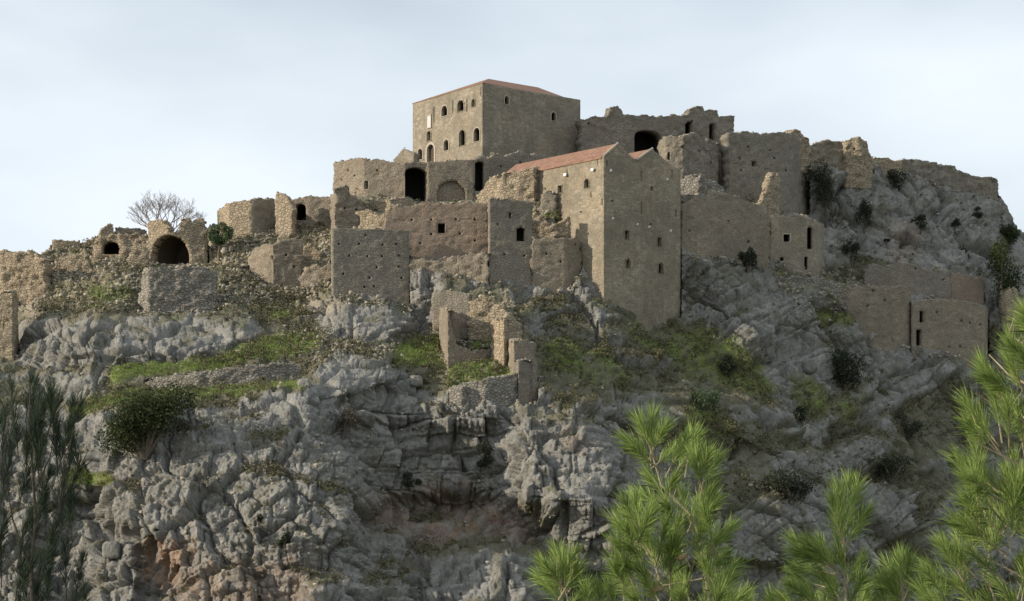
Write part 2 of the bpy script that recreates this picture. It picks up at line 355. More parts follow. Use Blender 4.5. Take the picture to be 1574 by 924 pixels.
FOOT = []
rg = np.random.default_rng(3)
phi = (1 + 5 ** .5) / 2
ico = np.array([(-1, phi, 0), (1, phi, 0), (-1, -phi, 0), (1, -phi, 0), (0, -1, phi), (0, 1, phi), (0, -1, -phi), (0, 1, -phi), (phi, 0, -1), (phi, 0, 1), (-phi, 0, -1), (-phi, 0, 1)]) / 1.9
icf = np.array([(0, 11, 5), (0, 5, 1), (0, 1, 7), (0, 7, 10), (0, 10, 11), (1, 5, 9), (5, 11, 4), (11, 10, 2), (10, 7, 6), (7, 1, 8), (3, 9, 4), (3, 4, 2), (3, 2, 6), (3, 6, 8), (3, 8, 9), (4, 9, 5), (2, 4, 11), (6, 2, 10), (8, 6, 7), (9, 8, 1)])
def stones(pts, size):
    n = len(pts); v = ico[None] * (size[:, None, None] * rg.uniform(.6, 1.25, (n, 1, 3)) * rg.uniform(.72, 1.2, (n, 12, 1)))
    a = rg.uniform(0, 6.28, n); c, s = np.cos(a)[:, None], np.sin(a)[:, None]
    x = v[..., 0] * c - v[..., 1] * s; y = v[..., 0] * s + v[..., 1] * c; v = np.stack([x, y, v[..., 2] * .8], 2) + pts[:, None]
    return v.reshape(-1, 3), (icf[None] + np.arange(n)[:, None, None] * 12).reshape(-1, 3)
def stonemat(name, c1, c2):
    m, t, b = newmat(name); g = t.nodes.new('ShaderNodeNewGeometry'); cc = mixc(t, g.outputs['Random Per Island'], c1, c2)
    t.links.new(mixc(t, .3, cc, mixc(t, noise(t, wvec(t), 5, 4), tuple(c * .5 for c in c1), c2)), b.inputs['Base Color']); return m
STONEM = {'ochre': stonemat('ochre_crest_stones', (.28, .225, .15), (.5, .43, .31)), 'brown': stonemat('brown_crest_stones', (.2, .17, .125), (.4, .35, .27)), 'grey': stonemat('grey_crest_stones', (.19, .175, .14), (.38, .345, .28))}
STONEM.update(pink=STONEM['brown'], dry=STONEM['grey'], keep=STONEM['brown'], church=STONEM['brown'])
# ------------------------------------------------------------------ the castle
Hh = lambda *pts: [(x, y, 3.2, 3.2, 0, 'h') for x, y in pts]
# the keep
KT = (HY - 128) / F * 306
kw_op = [(727.8, 158.5, 5, 12, 1), (708.4, 162.5, 9.5, 17, 1), (683.4, 170.5, 9, 16, 1), (646, 237, 7, 17, 1), (686, 223, 7.5, 17, 1), (710.6, 212, 9, 24, 1), (733, 207, 9.5, 21, 1),
         (662, 236, 11, 28, 1), (659.5, 209, 6, 15, 1), (696, 164, 2.2, 20, 0), (717.7, 162, 2.2, 20, 0), (667, 177, 2.2, 24, 0), (739, 141, 1.6, 14, 0), (637, 172, 1.6, 18, 0),
         (778.7, 154, 6.5, 12.5, 1), (850.7, 179, 7, 13, 1)]
kp = [(634.5, 322.4), (742, 306), (892, 318.9)]
kw = Wall(kp, [(600, 0)], [(630, 250), (742, 240), (760, 238), (830, 236), (895, 232)], 0.9, kw_op, cell=0.3, rag=0.0, relief=0.035, level=KT, margin=3.5, seed=2)
K = thing('fortress_keep', 'tall square keep with low red hipped roof at the very top of the castle', 'keep', (kw.path[1][0], kw.path[1][1], (HY - 245) / F * 306))
kw.build('wall', M['keep'], K)
for k in range(len(kw_op)):
    nm = 'door' if k == 7 else ('niche' if k == 8 else ('slit' if 9 <= k <= 13 else 'window'))
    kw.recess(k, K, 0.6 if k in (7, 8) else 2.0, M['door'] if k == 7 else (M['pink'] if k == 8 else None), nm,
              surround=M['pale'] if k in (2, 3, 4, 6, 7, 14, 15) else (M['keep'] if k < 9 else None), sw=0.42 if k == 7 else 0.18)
# relief panel above the door
q = kw.s_of(660); Zp = (HY - 187) / F * kw.y_of(660); V = []
for d in (-0.12, 0.05):
    for a, z in ((-0.45, -1.05), (0.45, -1.05), (0.45, 1.05), (-0.45, 1.05)): V.append(kw.w(q + a * 1.2, Zp + z, d))
pn = mesh('relief_panel', V, [(0, 1, 2, 3), (4, 7, 6, 5), (0, 4, 5, 1), (1, 5, 6, 2), (2, 6, 7, 3), (3, 7, 4, 0)], M['panel'], K)
V = []
for a0, a1, z0, z1 in ((-.62, .62, 1.05, 1.2), (-.62, .62, -1.2, -1.05), (-.62, -.5, -1.05, 1.05), (.5, .62, -1.05, 1.05)):
    for d in (-0.2, 0.05):
        for a, z in ((a0, z0), (a1, z0), (a1, z1), (a0, z1)): V.append(kw.w(q + a * 1.2, Zp + z, d))
Fc = []
for i in range(4): b0 = i * 8; Fc += [tuple(b0 + j for j in f) for f in ((0, 1, 2, 3), (4, 7, 6, 5), (0, 4, 5, 1), (1, 5, 6, 2), (2, 6, 7, 3), (3, 7, 4, 0))]
mesh('frame', V, Fc, M['pale'], pn)
# back walls and hipped roof
A, B, C_ = kw.path; D_ = A + C_ - B
def boxwall(pts, z0, z1, th, name, mat, parent):
    V, Fc = [], []
    for a, b_ in zip(pts[:-1], pts[1:]):
        d = (b_ - a) / np.linalg.norm(b_ - a); n = np.array([d[1], -d[0]]); i0 = len(V)
        for p, zz in ((a, z0), (b_, z0), (b_, z1), (a, z1)): V.append((p[0], p[1], zz))
        for p, zz in ((a, z0), (b_, z0), (b_, z1), (a, z1)): V.append((p[0] - n[0] * th, p[1] - n[1] * th, zz))
        Fc += [tuple(i0 + j for j in f) for f in ((0, 1, 2, 3), (4, 7, 6, 5), (0, 4, 5, 1), (1, 5, 6, 2), (2, 6, 7, 3), (3, 7, 4, 0))]
    return mesh(name, V, Fc, mat, parent)
boxwall([C_, D_, A], (HY - 250) / F * 306, KT - 0.02, 0.9, 'wall', M['keep'], K)
def hip(corners, zt, ridge, name, parent, over=(.12, .08, -1.8, -.5), th=0.12, mat='tiles'):
    cen = sum(corners) / 4; cs = [c + (c - cen) / np.linalg.norm(c - cen) * ov for c, ov in zip(corners, over)]
    V = [(c[0], c[1], zt) for c in cs] + [(c[0], c[1], zt + th) for c in cs] + [tuple(r) for r in ridge]
    # corners order A(left) B(near) C(right) D(far); ridge r0 near, r1 far
    Fc = [(0, 1, 2, 3), (0, 4, 5, 1), (1, 5, 6, 2), (2, 6, 7, 3), (3, 7, 4, 0), (4, 5, 8) if ridge[0] is not None else (), ]
    Fc = Fc[:5] + [(5, 4, 8), (6, 5, 8, 9), (7, 6, 9), (4, 7, 9, 8)]
    return mesh(name, V, Fc, M[mat], parent)
cen = (A + C_) / 2; bb = (C_ - B); bl = np.linalg.norm(bb); r0 = cen - bb * 0.08; r1 = cen + bb * 0.44
zr = KT + 3.85
hip([A, B, C_, D_], KT + 0.005, [(r0[0], r0[1], zr), (r1[0], r1[1], zr)], 'roof', K)

# the church with two gables
cop = [(902, 282, 7, 14, 1), (861, 291, 6, 11, 0), (872, 265, 1.8, 8, 0), (919, 250, 1.6, 12, 0), (909, 300, 1.6, 8, 0), (926, 310, 1.8, 12, 0),
       (963.5, 361, 6.5, 13, 0), (1013.5, 372, 6, 13, 0), (965.5, 405, 6.5, 15, 1), (1015.5, 412, 7.5, 16, 1),
       (986, 271, 2, 15, 0), (933, 252, 2, 11, 0), (986, 320, 1.8, 18, 0), (1002, 290, 4, 7, 0), (1039, 328, 1.8, 12, 0), (1033, 268, 2, 12, 0)]
cp = [(771.5, 293.9), (928.5, 276), (1046, 286.9)]
ctop = [(771.5, 271.5), (928.5, 240), (950, 221.5), (978, 247), (1003, 229.5), (1030, 252), (1047, 262)]
cbase = [(771, 288), (832, 296), (862, 305), (884, 328), (892, 368), (895, 408), (928, 461), (960, 474), (1000, 488), (1062, 488)]
cw = Wall(cp, ctop, cbase, 1.0, cop + Hh((838, 290), (893, 326), (941, 309), (1000, 345)), cell=0.3, rag=0.0, relief=0.04, margin=3.5, seed=5, foot=5)
# exact level eave on the left flank
EV = (HY - 240) / F * 276
CH = thing('gabled_church', 'tall beige church with two gables and red tile roof on the rock edge', 'church', (cw.path[1][0], cw.path[1][1], (HY - 470) / F * 276))
cw.top = ctop
cw.build('wall', M['church'], CH)
for k in range(len(cw.ops)):
    nm = 'window' if k in (0, 1, 6, 7, 8, 9) else ('slit' if k < 16 else 'putlog_hole')
    cw.recess(k, CH, 2.0, None if k != 0 else M['pink'], nm, surround=M['church'] if nm == 'window' else None, sw=0.14)
def onface(px, py): Y = cw.y_of(px); return np.array([(px - CX) / F * Y, Y, (HY - py) / F * Y])
dl = np.append(cw.path[0] - cw.path[1], 0.0)
prof = [onface(928.5, 240), onface(950, 221.5), onface(978, 247), onface(1003, 229.5), onface(1030, 251.5), onface(1046, 261.5)]
prof[0] = prof[0] + (prof[0] - prof[1]) * 0.06; fwd = -dl / np.linalg.norm(dl)
V = []; npf = len(prof); th = 0.28
for off, z in ((-0.45, -.2), (-0.45, .1)):
    for i, p in enumerate(prof): V.append(p + fwd * off + np.array([0, 0, z - (.25 if i > 3 else 0)]))
for z in (-.2, .1):
    for i, p in enumerate(prof): V.append(p + dl + np.array([0, 0, z - (.25 if i > 3 else 0)]))
a0, a1, b0_, b1 = 0, npf, 2 * npf, 3 * npf; Fc = []
for i in range(npf - 1):
    Fc += [(a0 + i, a0 + i + 1, a1 + i + 1, a1 + i), (a1 + i, a1 + i + 1, b1 + i + 1, b1 + i), (b0_ + i, b1 + i, b1 + i + 1, b0_ + i + 1), (a0 + i, b0_ + i, b0_ + i + 1, a0 + i + 1)]
Fc += [(a0, a1, b1, b0_), (a0 + npf - 1, b0_ + npf - 1, b1 + npf - 1, a1 + npf - 1)]
mesh('roof', V, Fc, M['tiles'], CH)
# pale verge stones along the near gables
for i0 in (0, 2):
    V, Fc = [], []
    pts = [prof[i0] + fwd * 0.05 + np.array([0, 0, 0.1]), prof[i0 + 1] + fwd * 0.05 + np.array([0, 0, 0.12])]; tube(V, Fc, pts, 0.2, 6)
    mesh('verge', V, Fc, M['pale'], CH)
boxwall([cw.path[2], cw.path[2] + dl[:2], cw.path[0]], EV - 14, EV - 1.0, 0.9, 'wall', M['church'], CH)
# white floodlight fittings fixed on the church and rocks round it
LAMPS = [(871, 269, 1), (913, 261, 1), (940, 262.5, 1), (943, 336, .8), (981, 345, .8), (999, 349, .8), (1032, 355, .8), (1027, 276, .8)]
SITE = ['under the eave, leftmost on the church flank', 'under the eave close to the church corner', 'high on the front just right of the church corner',
        'low on the front near the church corner', 'second from the left in the middle row of the front', 'third from the left in the middle row of the front', 'at the right end of the middle row of the front', 'high on the front near its right edge']
proto = None
for (lx, ly, sc_), lab in zip(LAMPS, SITE):
    q = cw.s_of(lx); z = (HY - ly) / F * cw.y_of(lx); base = cw.w(q, z, -0.02); n2 = cw.nrm(q); n3 = np.array([n2[0], n2[1], 0]); tt = np.array([-n2[1], n2[0], 0]); up = np.array([0, 0, 1.0])
    T = thing('floodlight', 'small white floodlight ' + lab, 'floodlight', base, 'white floodlights fixed to the church walls')
    if proto is None:
        V = []
        for o_, r_ in ((0.12, .17), (.38, .26), (.42, .26)):
            for sx, sz in ((-1, -1), (1, -1), (1, 1), (-1, 1)): V.append(np.array(base) + n3 * (o_ + sz * -.05) + tt * sx * r_ + up * sz * r_ * .8)
        Fc = [(3, 2, 1, 0), (8, 9, 10, 11)] + [(a * 4 + i, a * 4 + (i + 1) % 4, a * 4 + 4 + (i + 1) % 4, a * 4 + 4 + i) for a in (0, 1) for i in range(4)]
        o1 = mesh('housing', V, Fc, M['metal'], T); V, Fc = [], []
        tube(V, Fc, [np.array(base) - n3 * .05, np.array(base) + n3 * .2], .05, 6); o2 = mesh('bracket', V, Fc, M['metal'], T); proto = (o1, o2)
    else:
        for o_ in proto: c = o_.copy(); COL.objects.link(c); c.parent = T; 
        T.scale = (sc_, sc_, sc_)

G = {}
def rr(*a, **k): T, w = ruin(*a, **k); return T, w
# ---- around the keep
rr('ruined_building', 'ruined vaulted building with a tall dark opening, left of the blind arch below the keep', 'ruin', 'brown',
   [(513, 303), (560, 298), (622, 297), (657, 298)], [(513, 252), (523, 248), (556, 243), (567, 246), (590, 245), (606, 250), (618, 254), (640, 249), (657, 249)],
   [(513, 296), (560, 300), (622, 309), (657, 309)], [(639, 284, 33, 54, .55, 'a'), (563, 284, 6, 13, 1, 'w')] + Hh((535, 262), (545, 270), (580, 262), (525, 276)), thick=1.4, margin=6, relief=.12)
rr('retaining_wall', 'stone retaining wall with a blind arch directly under the keep front', 'wall', 'brown',
   [(657, 297.6), (729, 299)], [(657, 249), (690, 247), (729, 245)], [(657, 309), (729, 307)], [(694, 294, 44, 32, .95, 'b')], thick=1.0, rag=.25)
rr('retaining_wall', 'narrow wall with a dark opening beside the blind arch, under the keep corner', 'wall', 'grey',
   [(729.3, 299.1), (752, 300)], [(729, 244), (742, 236), (752, 246)], [(729, 307), (752, 296)], [(737, 271, 14, 46, .3, 'd')], thick=1.0, rag=.2, margin=3)
rr('ruined_wall', 'dark rough wall running below the keep flank above the church roof', 'wall', 'grey',
   [(748, 301), (835, 306)], [(748, 243), (757, 236), (775, 240), (790, 234), (829, 236), (835, 244)], [(748, 290), (835, 262)], Hh((770, 256), (800, 250)), thick=1, rag=.5, relief=.12)
rr('ruined_wall', 'pale wall stub standing at the left foot of the keep', 'wall', 'keep',
   [(607, 305), (636, 303)], [(607, 243), (613, 234), (622, 230), (636, 232)], [(607, 252), (636, 252)], thick=1.5, rag=.4)
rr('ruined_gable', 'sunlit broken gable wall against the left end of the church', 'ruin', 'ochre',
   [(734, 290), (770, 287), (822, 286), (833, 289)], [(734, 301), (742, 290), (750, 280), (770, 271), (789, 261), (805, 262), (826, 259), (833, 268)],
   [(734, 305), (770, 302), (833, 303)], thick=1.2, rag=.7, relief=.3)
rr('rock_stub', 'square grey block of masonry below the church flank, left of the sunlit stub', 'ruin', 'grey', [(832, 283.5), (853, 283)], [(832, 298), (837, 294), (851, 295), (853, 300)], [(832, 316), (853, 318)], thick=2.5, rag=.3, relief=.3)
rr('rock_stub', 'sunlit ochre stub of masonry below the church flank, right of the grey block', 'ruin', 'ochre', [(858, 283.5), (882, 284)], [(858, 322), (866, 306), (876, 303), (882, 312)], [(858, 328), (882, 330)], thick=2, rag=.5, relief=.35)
# ---- middle tier
rr('house_shell', 'pinkish wall with one square window and a rubble crest, centre of the castle', 'ruin', 'pink',
   [(590, 277), (750.5, 279)], [(590, 332), (597, 320), (615, 315), (680, 312), (735, 313), (750, 309)], [(590, 352), (630, 392), (640, 398), (750, 398)],
   [(678.7, 351, 11, 15, 0, 'w')] + Hh((633, 338), (663, 337.5), (701, 337), (730, 337), (663, 360), (707, 359), (730, 370), (646, 374)), thick=1.1, rag=.45, relief=.1)
rr('ruined_tower', 'square grey tower stub with one large dark window, left of the church', 'tower', 'grey',
   [(750, 277), (752, 274.5), (818, 276.3)], [(751, 306), (757, 305), (785, 306), (818, 311)], [(751, 425), (775, 428), (818, 436)],
   [(784, 331, 3.5, 9, 0, 'w'), (800.5, 360, 13, 22, .3, 'w')] + Hh((775, 391), (765, 345), (806, 393)), thick=1.6, rag=.3, relief=.1, foot=4)
rr('retaining_wall', 'high brown retaining wall below the church flank, right of the grey tower stub', 'wall', 'brown',
   [(818.3, 276), (870, 276.8), (893, 279.2)], [(818, 366), (850, 369), (888, 367), (893, 372)], [(818, 436), (850, 448), (880, 438), (895, 412)], Hh((885, 376), (840, 390), (862, 402)), thick=1.2, rag=.4, relief=.12, foot=4)
rr('blockhouse', 'flat topped square wall block with rows of small holes, left of centre', 'ruin', 'grey',
   [(509, 277), (510.6, 272.5), (629, 275.4)], [(509, 353), (511, 351), (560, 352), (629, 354)], [(509, 438), (540, 448), (590, 458), (629, 470)],
   Hh((521, 375), (552, 375), (588, 376), (609, 375), (537, 393), (565, 394), (587, 394), (613, 393), (579, 411), (528, 421), (568, 427), (617, 427), (613, 410), (560, 441), (575, 440), (562, 362)), thick=1.3, rag=.08, relief=.06, foot=5)
rr('ruined_tower', 'broken brown tower stub with an orange sunlit left edge, above the flat topped block', 'tower', 'brown',
   [(508, 295), (515, 288.5), (558, 290)], [(508, 300), (514, 290), (530, 287), (538, 296), (550, 306), (558, 312)], [(508, 345), (535, 350), (558, 348)], Hh((530, 320), (548, 322)), thick=2.2, rag=.9, relief=.3)
rr('ruined_wall', 'curved low rubble wall under the tall dark opening, centre of the castle', 'wall', 'ochre',
   [(566, 293), (600, 290), (636, 292)], [(566, 306), (590, 309), (612, 304), (630, 305), (636, 310)], [(566, 318), (636, 318)], thick=1.2, rag=.4, relief=.2)
rr('ruined_wall', 'low broken wall on the rubble between the broken brown tower stub and the pinkish wall', 'wall', 'ochre',
   [(552, 285), (596, 283)], [(552, 330), (565, 324), (580, 332), (596, 326)], [(552, 350), (596, 350)], thick=1.3, rag=.7, relief=.3)
rr('ruined_wall', 'rubble wall closing the gap between the grey tower stub and the church flank', 'wall', 'ochre',
   [(812, 281.5), (850, 281), (888, 282)], [(812, 335), (826, 326), (840, 338), (858, 340), (872, 336), (888, 350)], [(812, 368), (888, 372)], thick=1.6, rag=.9, relief=.4)
rr('retaining_wall', 'sloping footing of rubble masonry under the pinkish wall', 'wall', 'brown',
   [(628, 275.6), (690, 275), (752, 273.9)], [(628, 396), (660, 400), (700, 393), (752, 388)], [(628, 402), (680, 408), (715, 425), (752, 440)], thick=1.3, rag=.5, relief=.3)
rr('ruined_wall', 'jagged dark wall foot left of the flat topped block', 'wall', 'brown', [(466, 279), (512, 278)], [(466, 412), (480, 402), (495, 408), (512, 396)], [(466, 428), (512, 436)], thick=1.2, rag=.7, relief=.3)
# ---- palace on the summit, right of the keep
rr('ruined_palace', 'long dark ruined palace with a wide arched opening on the summit, right of the keep', 'ruin', 'grey',
   [(893, 314), (965, 317), (1060, 322), (1128, 326)], [(893, 181), (934, 181), (937, 166), (942, 163), (951, 164), (960, 177), (975, 177), (990, 175), (1010, 179), (1030, 177), (1056, 177), (1061, 166), (1070, 163), (1081, 164), (1086, 176), (1089, 176), (1090, 168), (1103, 168), (1104, 178), (1128, 178)],
   [(893, 232), (974, 240), (1030, 250), (1128, 250)],
   [(996, 220, 42, 40, .5, 'a'), (1059, 196, 12, 20, 1, 'a'), (1095, 203, 10, 27, .8, 'a'), (1064, 186, 3, 3, 0, 'h'), (905, 190, 3, 3, 0, 'h')], thick=2.2, rag=.35, relief=.2, margin=6, foot=2)
rr('bastion', 'rounded rough stone bastion in front of the palace openings, above the church gables', 'bastion', 'grey',
   [(1012, 311), (1022, 304), (1050, 303.5), (1080, 306), (1103, 310), (1109, 317)], [(1012, 226), (1016, 216), (1029, 211), (1048, 208), (1068, 206), (1086, 213), (1104, 219), (1109, 230)],
   [(1012, 245), (1045, 272), (1080, 276), (1109, 276)], [(1028, 240, 3, 12, 0, 'w')] + Hh((1050, 225), (1075, 232), (1093, 250)), thick=2.4, rag=.5, relief=.25)
rr('ruined_wall', 'rubble topped wall ledge under the rounded bastion', 'wall', 'dry',
   [(1042, 297), (1075, 295), (1113, 299)], [(1042, 274), (1060, 270), (1085, 273), (1100, 279), (1113, 288)], [(1042, 294), (1113, 300)], thick=2, rag=.6, relief=.3)
rr('curtain_wall', 'high dark curtain wall with one small square window, right of the bastion', 'wall', 'grey',
   [(1121, 309), (1212, 317), (1243, 328)], [(1121, 205), (1130, 203), (1175, 205), (1212, 203), (1225, 211), (1243, 234)], [(1121, 302), (1150, 304), (1190, 326), (1215, 334), (1243, 330)],
   [(1159, 252, 7.5, 8, 0, 'w')] + Hh((1137, 243), (1150, 226), (1184, 231), (1190, 243), (1139, 262), (1208, 262)), thick=2, rag=.35, relief=.16, foot=4)
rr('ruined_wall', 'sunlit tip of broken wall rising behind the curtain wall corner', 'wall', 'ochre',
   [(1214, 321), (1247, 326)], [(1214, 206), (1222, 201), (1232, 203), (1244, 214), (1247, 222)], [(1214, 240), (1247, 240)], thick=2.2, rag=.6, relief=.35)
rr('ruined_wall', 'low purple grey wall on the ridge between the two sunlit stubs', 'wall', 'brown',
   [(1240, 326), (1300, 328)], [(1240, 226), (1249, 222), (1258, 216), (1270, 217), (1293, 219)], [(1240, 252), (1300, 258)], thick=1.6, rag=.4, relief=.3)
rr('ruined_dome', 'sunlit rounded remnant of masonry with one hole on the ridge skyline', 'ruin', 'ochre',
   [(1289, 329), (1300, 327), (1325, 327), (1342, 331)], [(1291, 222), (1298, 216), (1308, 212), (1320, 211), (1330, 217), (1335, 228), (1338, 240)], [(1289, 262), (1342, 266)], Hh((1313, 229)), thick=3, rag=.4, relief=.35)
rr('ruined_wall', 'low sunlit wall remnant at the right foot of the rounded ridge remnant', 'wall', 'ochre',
   [(1334, 333), (1385, 337)], [(1340, 243), (1352, 241), (1380, 247)], [(1340, 250), (1380, 254)], thick=1.5, rag=.4, relief=.2)
rr('curtain_wall', 'long weathered wall following the far right ridge down to the corner', 'wall', 'grey',
   [(1381, 337), (1470, 345), (1530, 347), (1534, 353)], [(1381, 247), (1412, 246), (1444, 253), (1469, 257), (1474, 264), (1494, 271), (1510, 272), (1532, 276), (1534, 285)],
   [(1381, 262), (1430, 275), (1480, 296), (1534, 306)], thick=1.6, rag=.3, relief=.35)
# ---- right of the church
rr('retaining_wall', 'tall brown retaining wall with a stepped crest, just right of the church', 'wall', 'brown',
   [(1047, 288), (1100, 291), (1184, 300)], [(1047, 320), (1060, 312), (1085, 304), (1095, 295), (1100, 292), (1118, 299), (1140, 306), (1164, 313), (1175, 318), (1184, 332)],
   [(1047, 382), (1080, 395), (1140, 398), (1184, 400)], Hh((1060, 355), (1120, 340), (1150, 372)), thick=1.3, rag=.4, relief=.15, foot=4)
rr('broken_wall', 'ragged pale broken wall edge climbing from the small house to the curtain wall', 'wall', 'ochre',
   [(1166, 303), (1180, 304), (1197, 307)], [(1166, 318), (1175, 296), (1184, 275), (1190, 262), (1197, 268)], [(1166, 332), (1184, 334), (1197, 332)], thick=1.2, rag=.7, relief=.3)
rr('small_house', 'small roofless square house with a pale framed window, right of the church', 'house', 'keep',
   [(1183, 300.5), (1256, 302), (1267, 309)], [(1183, 334), (1200, 332), (1222, 330), (1240, 334), (1256, 341), (1267, 348)], [(1183, 402), (1215, 404), (1256, 418), (1267, 420)],
   [(1209, 366, 10, 11.5, 0, 'w', 's'), (1244.6, 366, 8, 34, 1, 'w'), (1239, 404, 5.5, 21, 1, 'w'), (1202, 398, 6, 6, .8, 'w')], thick=1.1, rag=.35, relief=.08)
rr('ruined_wall', 'upper wall with a notched crest on the low right slope', 'wall', 'grey',
   [(1328, 312), (1400, 313), (1461, 318)], [(1328, 421), (1334, 410), (1341, 406), (1352, 407), (1359, 412), (1368, 409), (1376, 404), (1400, 406), (1422, 411), (1461, 416)], [(1328, 436), (1400, 446), (1461, 458)], [(1407, 413, 3, 5, 0, 'w')] + Hh((1450, 430)), thick=1.2, rag=.25, relief=.12)
rr('ruined_wall', 'dim reddish wall set back right of the notched wall', 'wall', 'pink',
   [(1461, 320), (1512, 323)], [(1461, 420), (1490, 424), (1512, 430)], [(1461, 462), (1512, 470)], thick=1.2, rag=.3, relief=.1)
rr('retaining_wall', 'brown retaining wall stepping down to the left of the arched house', 'wall', 'brown',
   [(1296, 303), (1360, 305), (1400, 309)], [(1296, 450), (1310, 443), (1330, 440), (1380, 439), (1400, 441)], [(1296, 470), (1320, 490), (1350, 516), (1400, 532)], Hh((1334, 470), (1360, 462), (1342, 447)), thick=1.3, rag=.25, relief=.14)
rr('small_house', 'low brown house wall with an arched window above an arched door, far right', 'house', 'brown',
   [(1400, 308.2), (1403, 308), (1513, 313), (1519, 319)], [(1400, 463), (1440, 460), (1480, 463), (1508, 468), (1519, 476)], [(1400, 532), (1440, 538), (1480, 545), (1519, 548)],
   [(1417, 487, 7, 18, 1, 'w'), (1412.5, 519, 8.5, 25, 1, 'd')] + Hh((1478, 493), (1491, 496), (1507, 499), (1459, 533), (1476, 533), (1440, 480)), thick=1.2, rag=.15, relief=.1)
rr('stone_pillar', 'isolated rounded stone pillar beyond the pine at the right edge', 'pillar', 'ochre', [(1546, 318), (1566, 319)], [(1546, 450), (1552, 442), (1562, 443), (1566, 452)], [(1546, 485), (1566, 486)], thick=1.8, rag=.2, relief=.2)
# ---- left ridge
rr('ruined_wall', 'sunlit wall with a sheer left face on the ridge, left of the spike', 'wall', 'ochre',
   [(334, 300), (352, 294), (388, 293)], [(334, 323), (345, 316), (358, 310), (388, 306)], [(334, 352), (360, 362), (388, 362)], thick=1.4, rag=.3, relief=.12)
rr('ruined_wall', 'receding sunlit wall between the sheer faced wall and the spike', 'wall', 'keep',
   [(388.5, 293), (428, 298)], [(388, 306), (396, 304), (424, 306), (428, 308)], [(388, 360), (428, 350)], thick=1.2, rag=.25, relief=.12)
rr('wall_spike', 'thin upright spike of broken wall on the left ridge skyline', 'ruin', 'ochre',
   [(424, 293.5), (449, 292)], [(424, 299), (427, 294), (433, 296), (440, 302), (446, 307), (449, 322)], [(424, 345), (449, 346)], thick=1.3, rag=.25, relief=.15)
rr('ruined_wall', 'hollowed wall between the spike and the flat topped block', 'wall', 'brown',
   [(449, 297), (511, 296)], [(449, 308), (460, 305), (469, 302), (490, 303), (511, 304)], [(449, 340), (511, 338)], [(462, 326, 17, 26, .9, 'v')], thick=1.3, rag=.35, relief=.2, margin=5)
rr('ruined_wall', 'broad brown wall on the left slope with one small dark hole', 'wall', 'brown',
   [(381, 285), (420, 280), (466, 281)], [(381, 398), (392, 382), (410, 373), (440, 370), (466, 370)], [(381, 420), (410, 436), (466, 444)], [(418, 396, 5, 6, 0, 'w')] + Hh((440, 392), (452, 410)), thick=1.4, rag=.45, relief=.2)
rr('ruined_wall', 'small pale wall fragment left of the flat topped block', 'wall', 'ochre', [(467, 284), (493, 284)], [(467, 380), (478, 374), (493, 384)], [(467, 400), (493, 404)], thick=1.2, rag=.4, relief=.25)
rr('vaulted_ruin', 'wall with a wide dark arched vault beneath the bare tree', 'ruin', 'ochre',
   [(227, 291), (260, 288.5), (320, 290)], [(227, 345), (230, 338), (250, 338), (256, 348), (262, 357), (273, 357), (277, 340), (280, 335), (293, 336), (295, 343), (300, 336), (312, 334), (319, 344), (320, 352)],
   [(227, 402), (260, 408), (320, 404)], [(262, 383, 60, 46, .95, 'v')], thick=1.6, rag=.35, relief=.25, margin=7)
rr('ruined_wall', 'sloping broken wall joining the dark vault on its left', 'wall', 'ochre',
   [(200, 286.5), (229, 287)], [(200, 398), (206, 382), (214, 380), (229, 383)], [(200, 404), (229, 410)], thick=1.2, rag=.5, relief=.25)
rr('dry_stone_wall', 'coarse grey dry stone wall standing on the rock directly below the dark vault', 'wall', 'dry',
   [(216, 272.5), (228, 270), (334, 272)], [(216, 430), (222, 414), (245, 411), (290, 412), (334, 414)], [(216, 474), (250, 480), (334, 478)], thick=1.4, rag=.5, relief=.3, cell=.3)
rr('ruined_vault', 'collapsed earth covered vault with a black mouth on the upper left ridge', 'ruin', 'ochre',
   [(145, 291), (232, 291)], [(145, 372), (152, 364), (175, 361), (205, 360), (232, 368)], [(145, 394), (200, 398), (232, 398)], [(170, 381, 26, 20, .7, 'v')], thick=2, rag=.5, relief=.45, margin=5)
rr('ruined_wall', 'small bright stub of wall on the skyline above the collapsed vault', 'wall', 'ochre', [(154, 298), (177, 299)], [(154, 352), (162, 348), (171, 344), (177, 350)], [(154, 362), (177, 362)], thick=1.2, rag=.3, relief=.15)
rr('ruined_wall', 'low thin wall running right from the bright skyline stub', 'wall', 'grey', [(177, 300), (226, 301)], [(177, 350), (210, 351), (226, 355)], [(177, 358), (226, 362)], thick=1, rag=.2, relief=.15)
rr('ruined_wall', 'flat topped low wall on the skyline near the left edge', 'wall', 'ochre', [(80, 297), (123, 298)], [(80, 369), (123, 370)], [(80, 384), (123, 378)], thick=1, rag=.15, relief=.12)
rr('ruined_wall', 'sunlit ochre wall face with a stump, under the flat topped skyline wall', 'wall', 'ochre', [(84, 288.5), (138, 288)], [(84, 398), (100, 390), (122, 392), (128, 386), (134, 390), (138, 400)], [(84, 412), (138, 420)], thick=1.2, rag=.5, relief=.3)
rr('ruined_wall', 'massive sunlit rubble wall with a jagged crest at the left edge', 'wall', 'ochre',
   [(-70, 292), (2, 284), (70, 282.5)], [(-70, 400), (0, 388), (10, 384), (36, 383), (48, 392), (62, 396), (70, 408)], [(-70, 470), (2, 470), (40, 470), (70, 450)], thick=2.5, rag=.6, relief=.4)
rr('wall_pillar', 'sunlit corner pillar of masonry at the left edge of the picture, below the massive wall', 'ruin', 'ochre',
   [(-60, 266.5), (21, 266), (28, 270)], [(-40, 450), (0, 450), (22, 448), (28, 450)], [(-40, 540), (0, 542), (28, 545)], thick=1.6, rag=.3, relief=.2)
